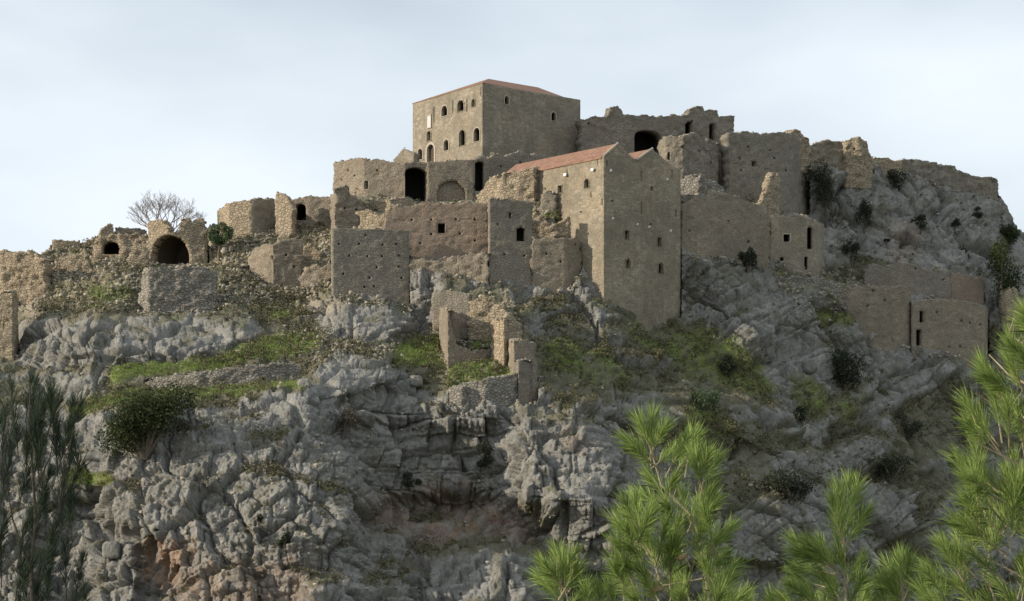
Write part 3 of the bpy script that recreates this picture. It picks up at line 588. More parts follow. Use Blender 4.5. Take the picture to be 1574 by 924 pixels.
# ---- terraces and the foreground house
rr('terrace_wall', 'long low dry stone terrace wall crossing the grass on the left', 'wall', 'dry',
   [(222, 252), (300, 250.5), (400, 251.5), (463, 253)], [(222, 588), (245, 582), (269, 577), (336, 569), (413, 559), (450, 559), (463, 566)], [(222, 596), (269, 599), (336, 594), (413, 588), (463, 585)], thick=.9, rag=.35, relief=.25, cell=.28)
rr('ruined_wall', 'back wall of the roofless house on the grassy spur', 'wall', 'grey',
   [(664, 269), (722, 267.5)], [(664, 452), (670, 447), (700, 447), (722, 452)], [(664, 490), (722, 490)], thick=1.0, rag=.25, relief=.12)
rr('house_shell', 'roofless stone house with a sunlit left end on the grassy spur', 'ruin', 'brown',
   [(675, 268), (688.5, 260), (757, 264)], [(677, 474), (688, 478), (692, 488), (697, 508), (703, 532), (725, 540), (757, 536)], [(677, 540), (689, 557), (720, 556), (757, 550)], (), thick=.9, rag=.3, relief=.12)
rr('ruined_wall', 'reddish inner back wall seen inside the roofless house on the spur', 'wall', 'pink',
   [(690, 267.5), (760, 269)], [(692, 481), (720, 480), (760, 486)], [(692, 520), (725, 527), (760, 522)], Hh((715, 503)), thick=.9, rag=.3, relief=.15)
rr('ruined_wall', 'red rubble slope wall behind the roofless house on the spur', 'wall', 'ochre',
   [(722, 267), (780, 266)], [(722, 462), (745, 458), (775, 462), (780, 470)], [(722, 492), (780, 496)], thick=1.3, rag=.6, relief=.35)
rr('ruined_wall', 'sunlit leaning wall fragment at the right end of the roofless house', 'wall', 'ochre',
   [(755, 262.5), (775, 259.5), (800, 263)], [(755, 497), (760, 491), (775, 493), (785, 482), (800, 500)], [(755, 524), (775, 530), (800, 534)], thick=1.1, rag=.4, relief=.2)
rr('wall_corner', 'square wall corner with a bright left side, above the tall pillar', 'ruin', 'brown',
   [(779, 261), (790, 256.5), (822, 258)], [(779, 520), (790, 525), (806, 521), (822, 526)], [(779, 560), (790, 575), (822, 560)], thick=1.2, rag=.25, relief=.12)
rr('stone_pillar', 'tall dark pillar of masonry rising from the cliff at the lower end of the spur', 'pillar', 'grey',
   [(793, 256), (796.5, 253.5), (827, 255)], [(793, 556), (797, 554), (812, 552), (827, 556)], [(793, 610), (800, 622), (827, 618)], thick=2, rag=.3, relief=.15)
rr('retaining_wall', 'low rubble retaining wall descending left from the dark pillar', 'wall', 'dry',
   [(700, 253), (745, 252), (795, 254)], [(700, 600), (712, 590), (735, 586), (770, 578), (795, 572)], [(700, 606), (745, 606), (795, 604)], thick=1.3, rag=.4, relief=.3)
rr('stone_pillar', 'short pale block pillar at the left end of the low retaining wall', 'pillar', 'dry', [(690, 252.5), (712, 251.5)], [(690, 598), (696, 594), (712, 596)], [(690, 622), (712, 624)], thick=2, rag=.25, relief=.2)
rr('terrace_wall', 'rough stone terrace edge below the small house on the right slope', 'wall', 'dry',
   [(1195, 296), (1300, 303)], [(1195, 426), (1240, 424), (1270, 430), (1300, 438)], [(1195, 434), (1240, 438), (1300, 452)], thick=1.2, rag=.5, relief=.35)

# ------------------------------------------------------------------ the hill
CP = [(-150, 990, 228), (0, 990, 227), (200, 990, 225), (400, 990, 224), (520, 990, 221), (640, 990, 232), (750, 990, 228), (900, 990, 237), (1100, 990, 241), (1250, 990, 252), (1400, 990, 266), (1574, 990, 284), (1724, 990, 304),
      (-150, 800, 240), (0, 800, 238), (150, 800, 238), (220, 800, 233), (400, 800, 231), (530, 800, 233), (600, 800, 244), (700, 800, 247), (800, 800, 242), (900, 800, 240), (1050, 800, 248), (1200, 800, 256), (1400, 800, 278), (1574, 800, 300), (1724, 800, 320),
      (-150, 610, 252), (0, 620, 250), (120, 620, 249), (200, 610, 246), (300, 612, 243.5), (450, 612, 244), (530, 620, 246), (600, 620, 252), (700, 630, 250), (800, 630, 250), (900, 640, 252), (1050, 640, 263), (1200, 640, 275), (1400, 640, 296), (1574, 640, 314), (1724, 600, 345),
      (120, 560, 257), (200, 550, 259), (400, 530, 261), (500, 555, 256), (560, 600, 250), (600, 560, 257), (560, 530, 262), (150, 482, 266), (350, 480, 269), (60, 480, 268), (480, 490, 271), (560, 475, 273), (640, 500, 272), (640, 545, 263), (720, 575, 258), (740, 560, 260),
      (850, 560, 262), (860, 480, 272), (900, 520, 270), (1000, 560, 271), (1000, 600, 266), (1100, 520, 283), (1200, 520, 290), (1300, 600, 292), (1130, 450, 291), (1250, 470, 296), (1350, 560, 300), (1450, 590, 303), (1574, 560, 322),
      (1290, 330, 321), (1290, 400, 316), (1400, 380, 325), (1500, 400, 329), (1400, 300, 334), (1500, 320, 342), (1574, 420, 340), (1574, 350, 355), (1724, 400, 372), (1240, 240, 323), (1340, 250, 331), (1412, 252, 339), (1532, 282, 351),
      (0, 395, 293), (-150, 420, 300), (150, 360, 299), (230, 365, 300), (330, 350, 301), (450, 342, 301), (510, 335, 301), (600, 262, 306), (640, 400, 277), (700, 420, 275), (740, 430, 274), (850, 345, 285), (360, 420, 280), (500, 430, 279), (300, 440, 274), (180, 440, 275)]
for (wpx, wt, wb, wy, mg) in WALLS:
    k = np.unique(np.linspace(4, 395, max(2, int(abs(wpx[-1] - wpx[0]) / 25))).astype(int))
    for i in k: CP.append((wpx[i], wb[i] + 3, wy[i] - 0.4))
CP = np.array(CP, float)
Pn = CP[:, :2] / 100.0; A_ = np.hypot(Pn[:, None, 0] - Pn[None, :, 0], Pn[:, None, 1] - Pn[None, :, 1]); n = len(CP)
MMt = np.zeros((n + 3, n + 3)); MMt[:n, :n] = A_ - np.eye(n) * 0.10; MMt[:n, n] = 1; MMt[:n, n + 1:] = Pn; MMt[n, :n] = 1; MMt[n + 1:, :n] = Pn.T
sol = np.linalg.solve(MMt, np.concatenate([CP[:, 2], [0, 0, 0]]))
gx, gy = GXm / 100., GYm / 100.
BASE = np.zeros(GXm.shape)
for i in range(n): BASE += sol[i] * np.hypot(gx - Pn[i, 0], gy - Pn[i, 1])
BASE += sol[n] + sol[n + 1] * gx + sol[n + 2] * gy
BASE = blur(BASE, 2)
# large masses of the cliff: (polygon, depth change in metres, feather px)
for poly, dy, fe in [
    ([(180, 640), (320, 600), (480, 600), (500, 660), (548, 700), (556, 800), (548, 924), (540, 1100), (230, 1100), (300, 900), (230, 850), (160, 800), (150, 700)], -3.2, 10),
    ([(550, 650), (600, 640), (690, 660), (780, 650), (790, 760), (740, 790), (560, 800), (545, 700)], 4.0, 14),
    ([(555, 790), (640, 770), (700, 760), (930, 790), (950, 870), (800, 840), (700, 830), (650, 870), (560, 870)], 3.5, 10),
    ([(470, 895), (600, 893), (640, 930), (640, 1100), (460, 1100)], -4, 5), ([(650, 850), (720, 838), (790, 845), (820, 924), (830, 1100), (640, 1100)], -5, 6),
    ([(800, 590), (900, 600), (940, 700), (950, 760), (940, 830), (800, 780), (790, 690)], -2.5, 9), ([(845, 760), (900, 745), (945, 775), (950, 850), (860, 840), (835, 800)], -2.5, 6),
    ([(950, 640), (1000, 660), (1010, 760), (960, 760), (945, 700)], 3, 8), ([(60, 820), (140, 760), (150, 700), (160, 800), (220, 850), (220, 1100), (60, 1100)], 3.5, 12),
    ([(145, 835), (205, 830), (215, 880), (205, 1100), (140, 1100)], -5, 4), ([(1100, 740), (1190, 735), (1240, 800), (1230, 880), (1090, 870)], -3.5, 8),
    ([(1120, 600), (1170, 610), (1220, 670), (1200, 700), (1110, 660)], -2.5, 7), ([(40, 500), (100, 485), (160, 480), (150, 545), (30, 550)], -2, 6), ([(180, 490), (330, 480), (390, 490), (380, 520), (300, 548), (170, 550)], -2.2, 5),
    ([(480, 455), (600, 462), (640, 500), (600, 520), (500, 500)], -2, 7), ([(400, 600), (470, 585), (500, 530), (600, 545), (620, 590), (520, 610)], -2.5, 7), ([(455, 580), (475, 580), (477, 600), (455, 600)], -1.5, 3),
    ([(900, 470), (935, 470), (970, 520), (990, 560), (930, 540)], -1.5, 7), ([(1080, 400), (1130, 410), (1180, 470), (1260, 590), (1190, 600), (1100, 480)], -2.5, 8), ([(1270, 520), (1330, 530), (1350, 590), (1280, 600)], 2.5, 8)]:
    BASE = BASE + polymask(poly, fe) * dy
SKY = [(-200, 430), (-40, 402), (0, 394), (36, 392), (60, 398), (80, 376), (120, 372), (145, 362), (160, 357), (205, 353), (228, 362), (240, 372), (290, 366), (330, 342), (345, 330), (420, 322), (510, 318), (560, 290), (600, 262), (634, 256), (745, 256), (890, 248), (1128, 235), (1200, 222), (1244, 224), (1260, 227), (1300, 233), (1335, 240), (1342, 246), (1381, 247), (1412, 248), (1444, 255), (1469, 260), (1494, 273), (1532, 279), (1536, 300), (1553, 319), (1560, 343), (1574, 347), (1640, 372), (1780, 420)]
STEP = 1.6
cols = np.arange(-190, 1770, STEP); NR = 420
tt_ = np.linspace(0, 1, NR); sk = interp(SKY, cols)
PX = np.repeat(cols[:, None], NR, 1); PY = sk[:, None] + (990 - sk)[:, None] * tt_[None, :] ** 1.0
Y0 = samp(BASE, PX, PY)
X0 = (PX - CX) / F * Y0; Z0 = (HY - PY) / F * Y0
pos = np.dstack([X0, Y0, Z0])
du = np.gradient(pos, axis=0); dv = np.gradient(pos, axis=1)
nn_ = np.cross(du, dv); nn_ /= np.linalg.norm(nn_, axis=2, keepdims=True) + 1e-9; nn_ *= np.where(nn_[..., 1:2] > 0, -1, 1)
for k in range(3): nn_[..., k] = blur(nn_[..., k], 5)
nn_ /= np.linalg.norm(nn_, axis=2, keepdims=True)
# masks (what grows or lies where)
def msum(lst): 
    m_ = np.zeros(GXm.shape)
    for poly, v, fe in lst: m_ = np.maximum(m_, polymask(poly, fe) * v)
    return samp(m_, PX, PY)
grass = msum([([(170, 560), (330, 545), (400, 520), (470, 505), (500, 520), (470, 545), (380, 555), (300, 570), (160, 590)], .8, 10),
              ([(100, 625), (230, 592), (470, 583), (470, 595), (330, 606), (200, 615), (110, 640)], .8, 6), ([(610, 530), (680, 510), (690, 560), (640, 560), (600, 545)], 1, 8),
              ([(690, 560), (780, 545), (795, 575), (720, 585), (690, 600)], .8, 7), ([(725, 520), (760, 515), (760, 535), (730, 540)], 1, 5),
              ([(820, 520), (900, 510), (960, 560), (1000, 600), (900, 600), (830, 580)], .5, 16), ([(930, 470), (1060, 500), (1200, 560), (1330, 620), (1340, 660), (1220, 620), (1080, 590), (980, 540)], .5, 14),
              ([(1180, 412), (1300, 425), (1330, 440), (1290, 470), (1180, 440)], .4, 10), ([(1260, 470), (1330, 480), (1320, 500), (1260, 495)], .6, 8), ([(130, 430), (215, 430), (215, 480), (130, 480)], .42, 12),
              ([(390, 470), (480, 450), (520, 470), (420, 520)], .35, 14), ([(100, 725), (170, 725), (170, 750), (100, 750)], .7, 6), ([(1100, 640), (1140, 640), (1150, 670), (1100, 670)], .6, 7), ([(820, 330), (890, 330), (890, 365), (820, 365)], .45, 8), ([(1040, 610), (1120, 600), (1110, 720), (1050, 700)], .5, 12)])
ochre = msum([([(-200, 380), (60, 370), (230, 345), (520, 310), (520, 420), (480, 440), (340, 410), (210, 420), (200, 480), (-200, 480)], 1, 14), ([(740, 290), (890, 290), (890, 370), (820, 365), (740, 310)], .8, 8),
              ([(400, 430), (530, 440), (520, 480), (400, 470)], .6, 14), ([(700, 455), (800, 455), (800, 520), (700, 500)], .8, 8), ([(1040, 280), (1180, 290), (1180, 320), (1040, 310)], .4, 8)])
stain = msum([([(215, 830), (300, 825), (300, 850), (260, 900), (230, 900), (215, 860)], 1, 7), ([(555, 765), (700, 755), (820, 790), (820, 830), (700, 840), (570, 800)], .75, 14), ([(300, 860), (480, 850), (480, 930), (300, 1000), (230, 900)], .55, 16),
              ([(630, 740), (720, 740), (700, 850), (640, 850)], .8, 14), ([(870, 650), (900, 650), (900, 700), (870, 700)], .5, 12), ([(1370, 350), (1420, 350), (1400, 410), (1370, 405)], .5, 10)])
rub = msum([([(-200, 380), (230, 345), (520, 310), (520, 480), (400, 470), (200, 480), (-200, 480)], 1, 14), ([(440, 490), (620, 520), (600, 545), (480, 560), (440, 530)], .7, 10), ([(700, 455), (800, 455), (800, 540), (690, 600), (700, 500)], .7, 10),
            ([(740, 290), (890, 290), (890, 370), (820, 370), (740, 315)], .9, 8), ([(1190, 400), (1400, 430), (1300, 480), (1190, 450)], .5, 10), ([(400, 440), (530, 440), (640, 480), (600, 500), (420, 480)], .8, 10)])
right = samp(polymask([(880, 300), (1000, 500), (990, 700), (1040, 1100), (2000, 1100), (2000, 100), (1200, 100)], 40), PX, PY)
wallm = np.zeros(GXm.shape)
WD = np.full((MY1 - MY0, MX1 - MX0), 0.0); WDm = np.full(WD.shape, 1e9)
for (wpx, wt, wb, wy, mg) in WALLS:
    o = np.argsort(wpx)
    for c in range(int(math.floor(wpx.min())), int(math.ceil(wpx.max())) + 1):
        ti = np.interp(c, wpx[o], wt[o]); bi = np.interp(c, wpx[o], wb[o]); y_ = np.interp(c, wpx[o], wy[o]) + mg
        r0_, r1_ = int(ti - 2 - MY0), int(bi - MY0)
        if 0 <= c - MX0 < WD.shape[1]: WDm[max(r0_, 0):r1_, c - MX0] = np.minimum(WDm[max(r0_, 0):r1_, c - MX0], y_)
WD = np.where(WDm > 1e8, 0, WDm)
near = blur((WD > 0).astype(float)[::MS, ::MS][:GXm.shape[0], :GXm.shape[1]], 3); near = samp(near, PX, PY)
n1 = fbm(X0 / 6, (Z0 + .7 * Y0) / 6, 4, 50)
G_ = np.clip(sst(.27, .6, grass + n1 * .34 + .16 * fbm(X0 / 1.4, Z0 / 1.1, 3, 63)), 0, 1)
soft = 1 - 0.82 * sst(.3, .7, grass + n1 * .2)
soft *= 1 - 0.75 * sst(.15, .8, near)
soft *= 1 - 0.45 * rub
soft *= 1 - .6 * sst(.55, .9, nn_[..., 2])
# rock relief
q0 = Z0 + 0.55 * Y0
wx = fbm(X0 / 7, q0 / 7, 3, 1, .4); wy_ = fbm(X0 / 7, q0 / 7, 3, 2, .4)
def blocks(p, q, sx, sy, seed, k=6.0, dep=.5, tl=1.0):
    f1, f2, cid, gx_, gy_ = voro(p / sx, q / sy, seed)
    e = 1 - np.clip((f2 - f1) * k, 0, 1); tilt = (cid * 37 % 1 - .2) * gx_ * 1.5 + (cid * 91 % 1 - .65) * gy_ * 1.5
    return (cid - .5) * 1.2 + tilt * tl - dep * e
def beds(p, q, w, h, seed, dep=.35, wd=.16):
    """jointed beds: rows of roughly rectangular blocks with open joints"""
    qq = q / h + .55 * (vnoise(p / (w * 3.1), q * 0 + seed, seed) - .5); r = np.floor(qq); r = r + (qq - r > .35 + .5 * H(r, r * 0, seed + 1)) * .5; lo = np.floor(qq); fq = qq - lo
    cut = .35 + .5 * H(lo, lo * 0, seed + 1); dq = np.minimum(np.minimum(fq, 1 - fq), np.abs(fq - cut)) * h
    ww = w * (.6 + .9 * H(r * 2, r * 0 + 3, seed + 2)); pc = p / ww + 17 * H(r * 2, r * 0, seed + 4) + .25 * (vnoise(q / h * 1.3, p / w * .4, seed + 6) - .5); c = np.floor(pc); fp_ = pc - c; dp = np.minimum(fp_, 1 - fp_) * ww
    hh = H(c, r * 2, seed + 7); t1 = (H(c, r * 2, seed + 8) * .9 + .15) * (fp_ - .5) * 1.3; t2 = (H(c, r * 2, seed + 9) - .2) * (fq - .5)
    return (hh - .5) * 1.3 + t1 * 1.1 + t2 * .8 - dep * (1 - np.clip(np.minimum(dp, dq) / wd, 0, 1)) / .5
def rockfield(p, q, e, cl, amp=1.5):
    p1 = p + wx * .9; q1 = q + wy_ * .9
    big = blocks(p1, q1, 7.5, 7.0 * e, 11, 7.0, .9); 
    a = 1.0 * beds(p1, q1, 3.4, 2.6 * e, 12, .3, .2) + .26 * beds(p + wx * .4, q + wy_ * .4, 1.5, 1.15 * e, 13, .28, .14)
    b_ = .85 * blocks(p1 + 3, q1, 3.3, 3.0 * e, 16, 6, .8) + .2 * blocks(p + wx * .5, q + wy_ * .5, 1.35, 1.2 * e, 17, 6, .7) + .16 * beds(p + wx * .4, q + wy_ * .4, 1.2, 1.1, 25, .3, .12)
    a = a + .10 * beds(p + wx * .3, q + wy_ * .3, .75, .85, 24, .3, .1)
    mixn = sst(-.35, .05, fbm(p / 14, q / 14, 2, 19) + cl)
    n_a = fbm(p / 1.6 + wx, q / 7, 2, 21); n_b = fbm(p / 6, q / 1.5, 2, 22)
    fis = -.4 * (1 - np.clip(np.abs(n_a) / .04, 0, 1)) - .2 * (1 - np.clip(np.abs(n_b) / .045, 0, 1))
    return fis + amp * big + a * mixn + b_ * (1 - mixn) + .06 * blocks(p, q, .6, .6, 14) + 0.16 * fbm(p / 2, q / 2, 5, 15, .55)
dA = rockfield(X0, q0, 1.35, .1, 1.35)
th = R(47); pa = X0 * math.cos(th) + q0 * math.sin(th); qa = -X0 * math.sin(th) + q0 * math.cos(th)
dB = rockfield(pa, qa, 1.9, -.1, 2.1)
GUL = sst(.06, .32, fbm(pa / 20, qa / 6.0, 3, 44)) * right * (1 - samp(polymask([(1230, 240), (1390, 262), (1600, 290), (1600, 400), (1500, 420), (1330, 395), (1240, 380)], 12), PX, PY))
disp = dA * (1 - right) + dB * right * (1 - .3 * GUL) - 1.6 * GUL
disp = disp * soft
rub = rub * (1 - .8 * samp(polymask([(150, 482), (380, 482), (410, 520), (300, 552), (20, 560)], 6) + polymask([(470, 458), (610, 470), (645, 500), (600, 525), (490, 515)], 6), PX, PY))
rubd = 0.55 * blocks(X0, q0, 1.1, .9, 31) + .3 * blocks(X0, q0, .5, .45, 32) + .5 * fbm(X0 / 3, q0 / 3, 3, 34)
disp += rubd * rub * (1 - .6 * sst(.1, .8, near)) * .9
disp += 0.25 * fbm(X0 / 1.2, q0 / 1.0, 3, 40) * G_
disp *= np.where(PX > 1530, .6, 1) 
P = pos + nn_ * disp[..., None]
# ground stays behind standing masonry
for it in range(2):
    ppx = CX + F * P[..., 0] / P[..., 1]; ppy = HY - F * P[..., 2] / P[..., 1]
    ci = np.clip((ppx - MX0).astype(int), 0, WD.shape[1] - 1); ri = np.clip((ppy - MY0).astype(int), 0, WD.shape[0] - 1)
    need = WD[ri, ci]; s_ = np.where(P[..., 1] < need, need / P[..., 1], 1.0); P = P * s_[..., None]
tn = np.cross(np.gradient(P, axis=0), np.gradient(P, axis=1)); tn /= np.linalg.norm(tn, axis=2, keepdims=True) + 1e-9; tn *= np.where(tn[..., 2:3] < 0, -1, 1)
flat = blur(tn[..., 2], 3); CLF = samp(polymask([(-200, 640), (330, 612), (640, 600), (800, 620), (960, 640), (1010, 760), (1000, 1100), (-200, 1100)], 20), PX, PY)
CRAG = samp(polymask([(1230, 240), (1390, 262), (1600, 290), (1600, 400), (1500, 420), (1330, 395), (1240, 380)], 12), PX, PY)
ROCK = samp(polymask([(20, 495), (150, 482), (380, 482), (410, 520), (300, 552), (20, 560)], 6) + polymask([(470, 458), (610, 470), (645, 500), (600, 525), (490, 515)], 6) + polymask([(400, 605), (470, 588), (510, 535), (600, 550), (640, 600), (600, 640), (400, 640)], 6) + polymask([(0, 570), (140, 575), (130, 610), (0, 620)], 6) + polymask([(1080, 400), (1130, 410), (1190, 470), (1270, 590), (1190, 600), (1090, 500)], 10), PX, PY).clip(0, 1)
SOIL = sst(.42, .62, flat + .22 * fbm(X0 / 2.5, q0 / 2.5, 4, 61) - .02 * right + .5 * (grass > .1) * grass - .18 * CLF - .25 * ROCK + .30 * GUL - .05 * right * (1 - GUL) - .2 * CRAG)
# crest: carry the ground on behind the skyline, then down the far side
NB = 10; back = []
for k in range(NB, 0, -1):
    q_ = P[:, 0].copy(); dist = 3.0 * k + 0.9 * k * k
    q_[:, 0] *= 1 + dist / q_[:, 1]; q_[:, 1] += dist; q_[:, 2] += -0.02 * dist - 0.006 * dist * dist + fbm(q_[:, 0] / 9, q_[:, 1] / 9, 3, 77) * .6 - .4
    back.append(q_)
frontr = []
for k in range(1, 9):
    q_ = P[:, -1].copy(); q_[:, 1] -= 4.0 * k; q_[:, 2] -= 3.4 * k; frontr.append(q_)
PP = np.concatenate([np.stack(back, 1), P, np.stack(frontr, 1)], 1)
def padm(m_): return np.concatenate([np.repeat(m_[:, :1], NB, 1), m_, np.repeat(m_[:, -1:], 8, 1)], 1)
att = np.dstack([padm(G_), padm(np.clip(ochre, 0, 1)), padm(np.clip(stain, 0, 1)), padm(SOIL)])
nc, nr = PP.shape[:2]; idx = np.arange(nc * nr).reshape(nc, nr)
FF = np.stack([idx[:-1, :-1].ravel(), idx[:-1, 1:].ravel(), idx[1:, 1:].ravel(), idx[1:, :-1].ravel()], 1)

m, t, b = newmat('limestone_hill')
at = t.nodes.new('ShaderNodeAttribute'); at.attribute_name = 'cover'; sep = t.nodes.new('ShaderNodeSeparateColor'); t.links.new(at.outputs['Color'], sep.inputs[0])
g = wvec(t); gs = wvec(t, (1, 1, .35))
col = mixc(t, noise(t, g, 0.35, 8, 0.7, .3, .7), (0.155, 0.15, 0.134), (0.315, 0.305, 0.272))
col = mixc(t, math_(t, 'MULTIPLY', noise(t, gs, 1.3, 6, 0.75, .48, .62), .55), col, (0.085, 0.085, 0.082))
col = mixc(t, math_(t, 'MULTIPLY', noise(t, g, 3.0, 5, 0.8, .5, .68), .45), col, (0.37, 0.355, 0.32))
moss = math_(t, 'MULTIPLY', noise(t, g, 0.16, 6, 0.7, .52, .64), .55); col = mixc(t, moss, col, mixc(t, noise(t, g, 2.2, 4), (0.075, 0.08, 0.04), (0.15, 0.13, 0.085)))
oc = math_(t, 'MULTIPLY', sep.outputs[1], noise(t, g, 0.5, 6, 0.7, .3, .55)); col = mixc(t, oc, col, mixc(t, noise(t, g, 2.4, 5, .8), (0.27, 0.21, 0.135), (0.50, 0.42, 0.29)))
stn = math_(t, 'MULTIPLY', sep.outputs[2], noise(t, gs, 0.8, 6, .7, .35, .6)); col = mixc(t, stn, col, mixc(t, noise(t, g, 1.5, 5), (0.21, 0.125, 0.08), (0.35, 0.235, 0.155)))
so_ = mixc(t, noise(t, g, 0.6, 6, .75, .35, .65), (0.085, 0.095, 0.042), (0.145, 0.12, 0.075)); col = mixc(t, math_(t, 'MULTIPLY', at.outputs['Alpha'], .75), col, so_)
gr = mixc(t, noise(t, g, 0.7, 6, .75, .35, .65), (0.20, 0.265, 0.07), (0.215, 0.185, 0.095)); gr = mixc(t, noise(t, g, 3.5, 4, .7, .5, .7), gr, (0.085, 0.10, 0.04))
col = mixc(t, math_(t, 'MULTIPLY', sep.outputs[0], noise(t, g, 1.1, 5, .7, .28, .48)), col, gr)
t.links.new(col, b.inputs['Base Color'])
ve = t.nodes.new('ShaderNodeTexVoronoi'); ve.feature = 'DISTANCE_TO_EDGE'; ve.inputs['Scale'].default_value = 1.1; t.links.new(g, ve.inputs['Vector'])
er = t.nodes.new('ShaderNodeMapRange'); er.inputs['From Max'].default_value = .16; t.links.new(ve.outputs['Distance'], er.inputs['Value'])
hh = math_(t, 'ADD', math_(t, 'MULTIPLY', er.outputs[0], .25), math_(t, 'ADD', noise(t, g, 2.2, 9, .75, 0, 1), math_(t, 'MULTIPLY', noise(t, wvec(t, (1, 1, .3)), 2.6, 5, .7, 0, 1), .8)))
bu = t.nodes.new('ShaderNodeBump'); bu.inputs['Strength'].default_value = 0.8; bu.inputs['Distance'].default_value = 0.25; t.links.new(hh, bu.inputs['Height']); t.links.new(bu.outputs[0], b.inputs['Normal'])
M['hill'] = m
hill = mesh('hill', PP.reshape(-1, 3), FF, m, smooth=False); hill['kind'] = 'structure'; hill['label'] = 'steep grey limestone hill with grassy ledges'
ca = hill.data.color_attributes.new('cover', 'FLOAT_COLOR', 'POINT'); ca.data.foreach_set('color', att.reshape(-1, 4).astype(np.float32).ravel())
# valley floor out to the horizon and the near slope under the camera
mg_, tg, bgd = newmat('valley_ground'); gg = wvec(tg)
tg.links.new(mixc(tg, noise(tg, gg, 0.02, 6), (0.07, 0.085, 0.04), (0.16, 0.14, 0.09)), bgd.inputs['Base Color'])
ax = np.concatenate([-np.geomspace(9000, 60, 24), np.linspace(-50, 50, 41), np.geomspace(60, 9000, 24)])
GX2, GY2 = np.meshgrid(ax, ax, indexing='ij')
GZ = -46 + 1.5 * fbm(GX2 / 40, GY2 / 40, 3, 88)
rr_ = np.hypot(GX2, GY2 * 1.0 + 2); GZ = np.maximum(GZ, -1.7 - 0.35 * np.maximum(0, rr_ - 3) - .004 * np.maximum(0, rr_ - 3) ** 2 + .12 * fbm(GX2 / 3, GY2 / 3, 3, 91))
ix = np.arange(len(ax) ** 2).reshape(len(ax), -1)
gr_ = mesh('ground', np.dstack([GX2, GY2, GZ]).reshape(-1, 3), np.stack([ix[:-1, :-1].ravel(), ix[1:, :-1].ravel(), ix[1:, 1:].ravel(), ix[:-1, 1:].ravel()], 1), mg_, smooth=True); gr_['kind'] = 'structure'
def groundz(x, y):
    r_ = math.hypot(x, y + 2); return -1.7 - 0.35 * max(0, r_ - 3) - .004 * max(0, r_ - 3) ** 2

# lookup of the finished hill
fpx = (CX + F * P[..., 0] / P[..., 1]); fpy = (HY - F * P[..., 2] / P[..., 1])
def hillpt(px, py):
    i = int(np.clip((px - cols[0]) / STEP, 6, len(cols) - 7)); sub = (np.abs(fpx[i - 5:i + 6] - px) + np.abs(fpy[i - 5:i + 6] - py)) + P[i - 5:i + 6, :, 1] * .02
    k = np.unravel_index(np.argmin(sub), sub.shape); return P[i - 5 + k[0], k[1]].copy()
def pick(prob, n):
    pr = (prob * (WD[ri, ci] <= 0)).ravel().clip(0); pr = pr / pr.sum(); k = rg.choice(pr.size, n, p=pr); return P.reshape(-1, 3)[k], tn.reshape(-1, 3)[k], k

# ------------------------------------------------------------------ rubble, grass, scrub (uncountable)
ms_t, tt2, bb2 = newmat('loose_stones'); g = tt2.nodes.new('ShaderNodeNewGeometry')
cc = mixc(tt2, g.outputs['Random Per Island'], (0.20, 0.17, 0.125), (0.40, 0.35, 0.27)); tt2.links.new(mixc(tt2, .3, cc, mixc(tt2, noise(tt2, wvec(tt2), 5, 4), (.15, .13, .1), (.5, .47, .4))), bb2.inputs['Base Color'])
pt, _, _ = pick((rub * (1 - .3 * G_) + .015) * (1 - .9 * ROCK), 7000); 
fp3 = np.array([hillpt(float(np.clip(a, -150, 1700)), float(b_)) for a, b_ in FOOT]); pt = np.concatenate([pt, fp3]); V, Fc = stones(pt, rg.gamma(3, .05, len(pt)) + .07 + .06 * (np.arange(len(pt)) >= 7000))
o = mesh('rubble', V, Fc, ms_t); o['kind'] = 'stuff'; o['label'] = 'loose tumbled stones strewn over the slopes between the ruins'; o['category'] = 'rubble'
def leaves(cent, rad, n, size, squash=.8, up=.25, tri=False):
    d = rg.normal(size=(n, 3)); d /= np.linalg.norm(d, axis=1, keepdims=True); r = rg.uniform(0, 1, (n, 1)) ** .45
    p = d * r * np.asarray(rad) ; p[:, 2] = p[:, 2] * squash + up * np.asarray(rad)[..., -1] if np.ndim(rad) else p[:, 2] * squash + up * rad
    return cent + p
def leafquads(p, size, aspect=.6):
    n = len(p); a = rg.normal(size=(n, 3)); a /= np.linalg.norm(a, axis=1, keepdims=True); b_ = np.cross(a, rg.normal(size=(n, 3))); b_ /= np.linalg.norm(b_, axis=1, keepdims=True)
    s = (size * rg.uniform(.6, 1.4, n))[:, None]
    v = np.stack([p - a * s, p + b_ * s * aspect, p + a * s, p - b_ * s * aspect], 1); return v.reshape(-1, 3), np.arange(4 * n).reshape(-1, 4)
scr = .10 - .07 * CLF + 1.6 * SOIL + .35 * sst(.1, .5, grass) + .35 * right * sst(.1, .5, grass) + 1.6 * GUL + .28 * right + .9 * msum([([(330, 400), (530, 400), (520, 480), (420, 560), (330, 520)], 1, 20), ([(860, 500), (1100, 540), (1150, 640), (950, 620)], 1, 20), ([(1270, 300), (1330, 300), (1320, 420), (1200, 430), (1270, 400)], 1.2, 12), ([(1290, 700), (1450, 700), (1450, 900), (1290, 900)], 1, 20),
     ([(560, 890), (660, 860), (660, 924), (620, 924)], 1, 10), ([(840, 860), (960, 860), (960, 924), (840, 924)], 1.4, 10), ([(980, 640), (1130, 640), (1130, 740), (1000, 740)], .8, 15)])
scr = scr * (1 - .8 * ROCK) * np.clip(.15 + tn[..., 2] * 1.2, 0, 1) * sst(-.35, .4, n1 + .1) ; NS = 9500
pt, nr_, k = pick(scr, NS); rads = rg.gamma(2.6, .22, NS).clip(.22, 1.8); nl = 44
cent = np.repeat(pt, nl, 0); rr2 = np.repeat(rads, nl)[:, None]; d = rg.normal(size=(NS * nl, 3)); d /= np.linalg.norm(d, axis=1, keepdims=True)
p = cent + d * rr2 * rg.uniform(.3, 1, (NS * nl, 1)) ** .4 * (1, 1, .72) + np.array([0, 0, .25]) * rr2
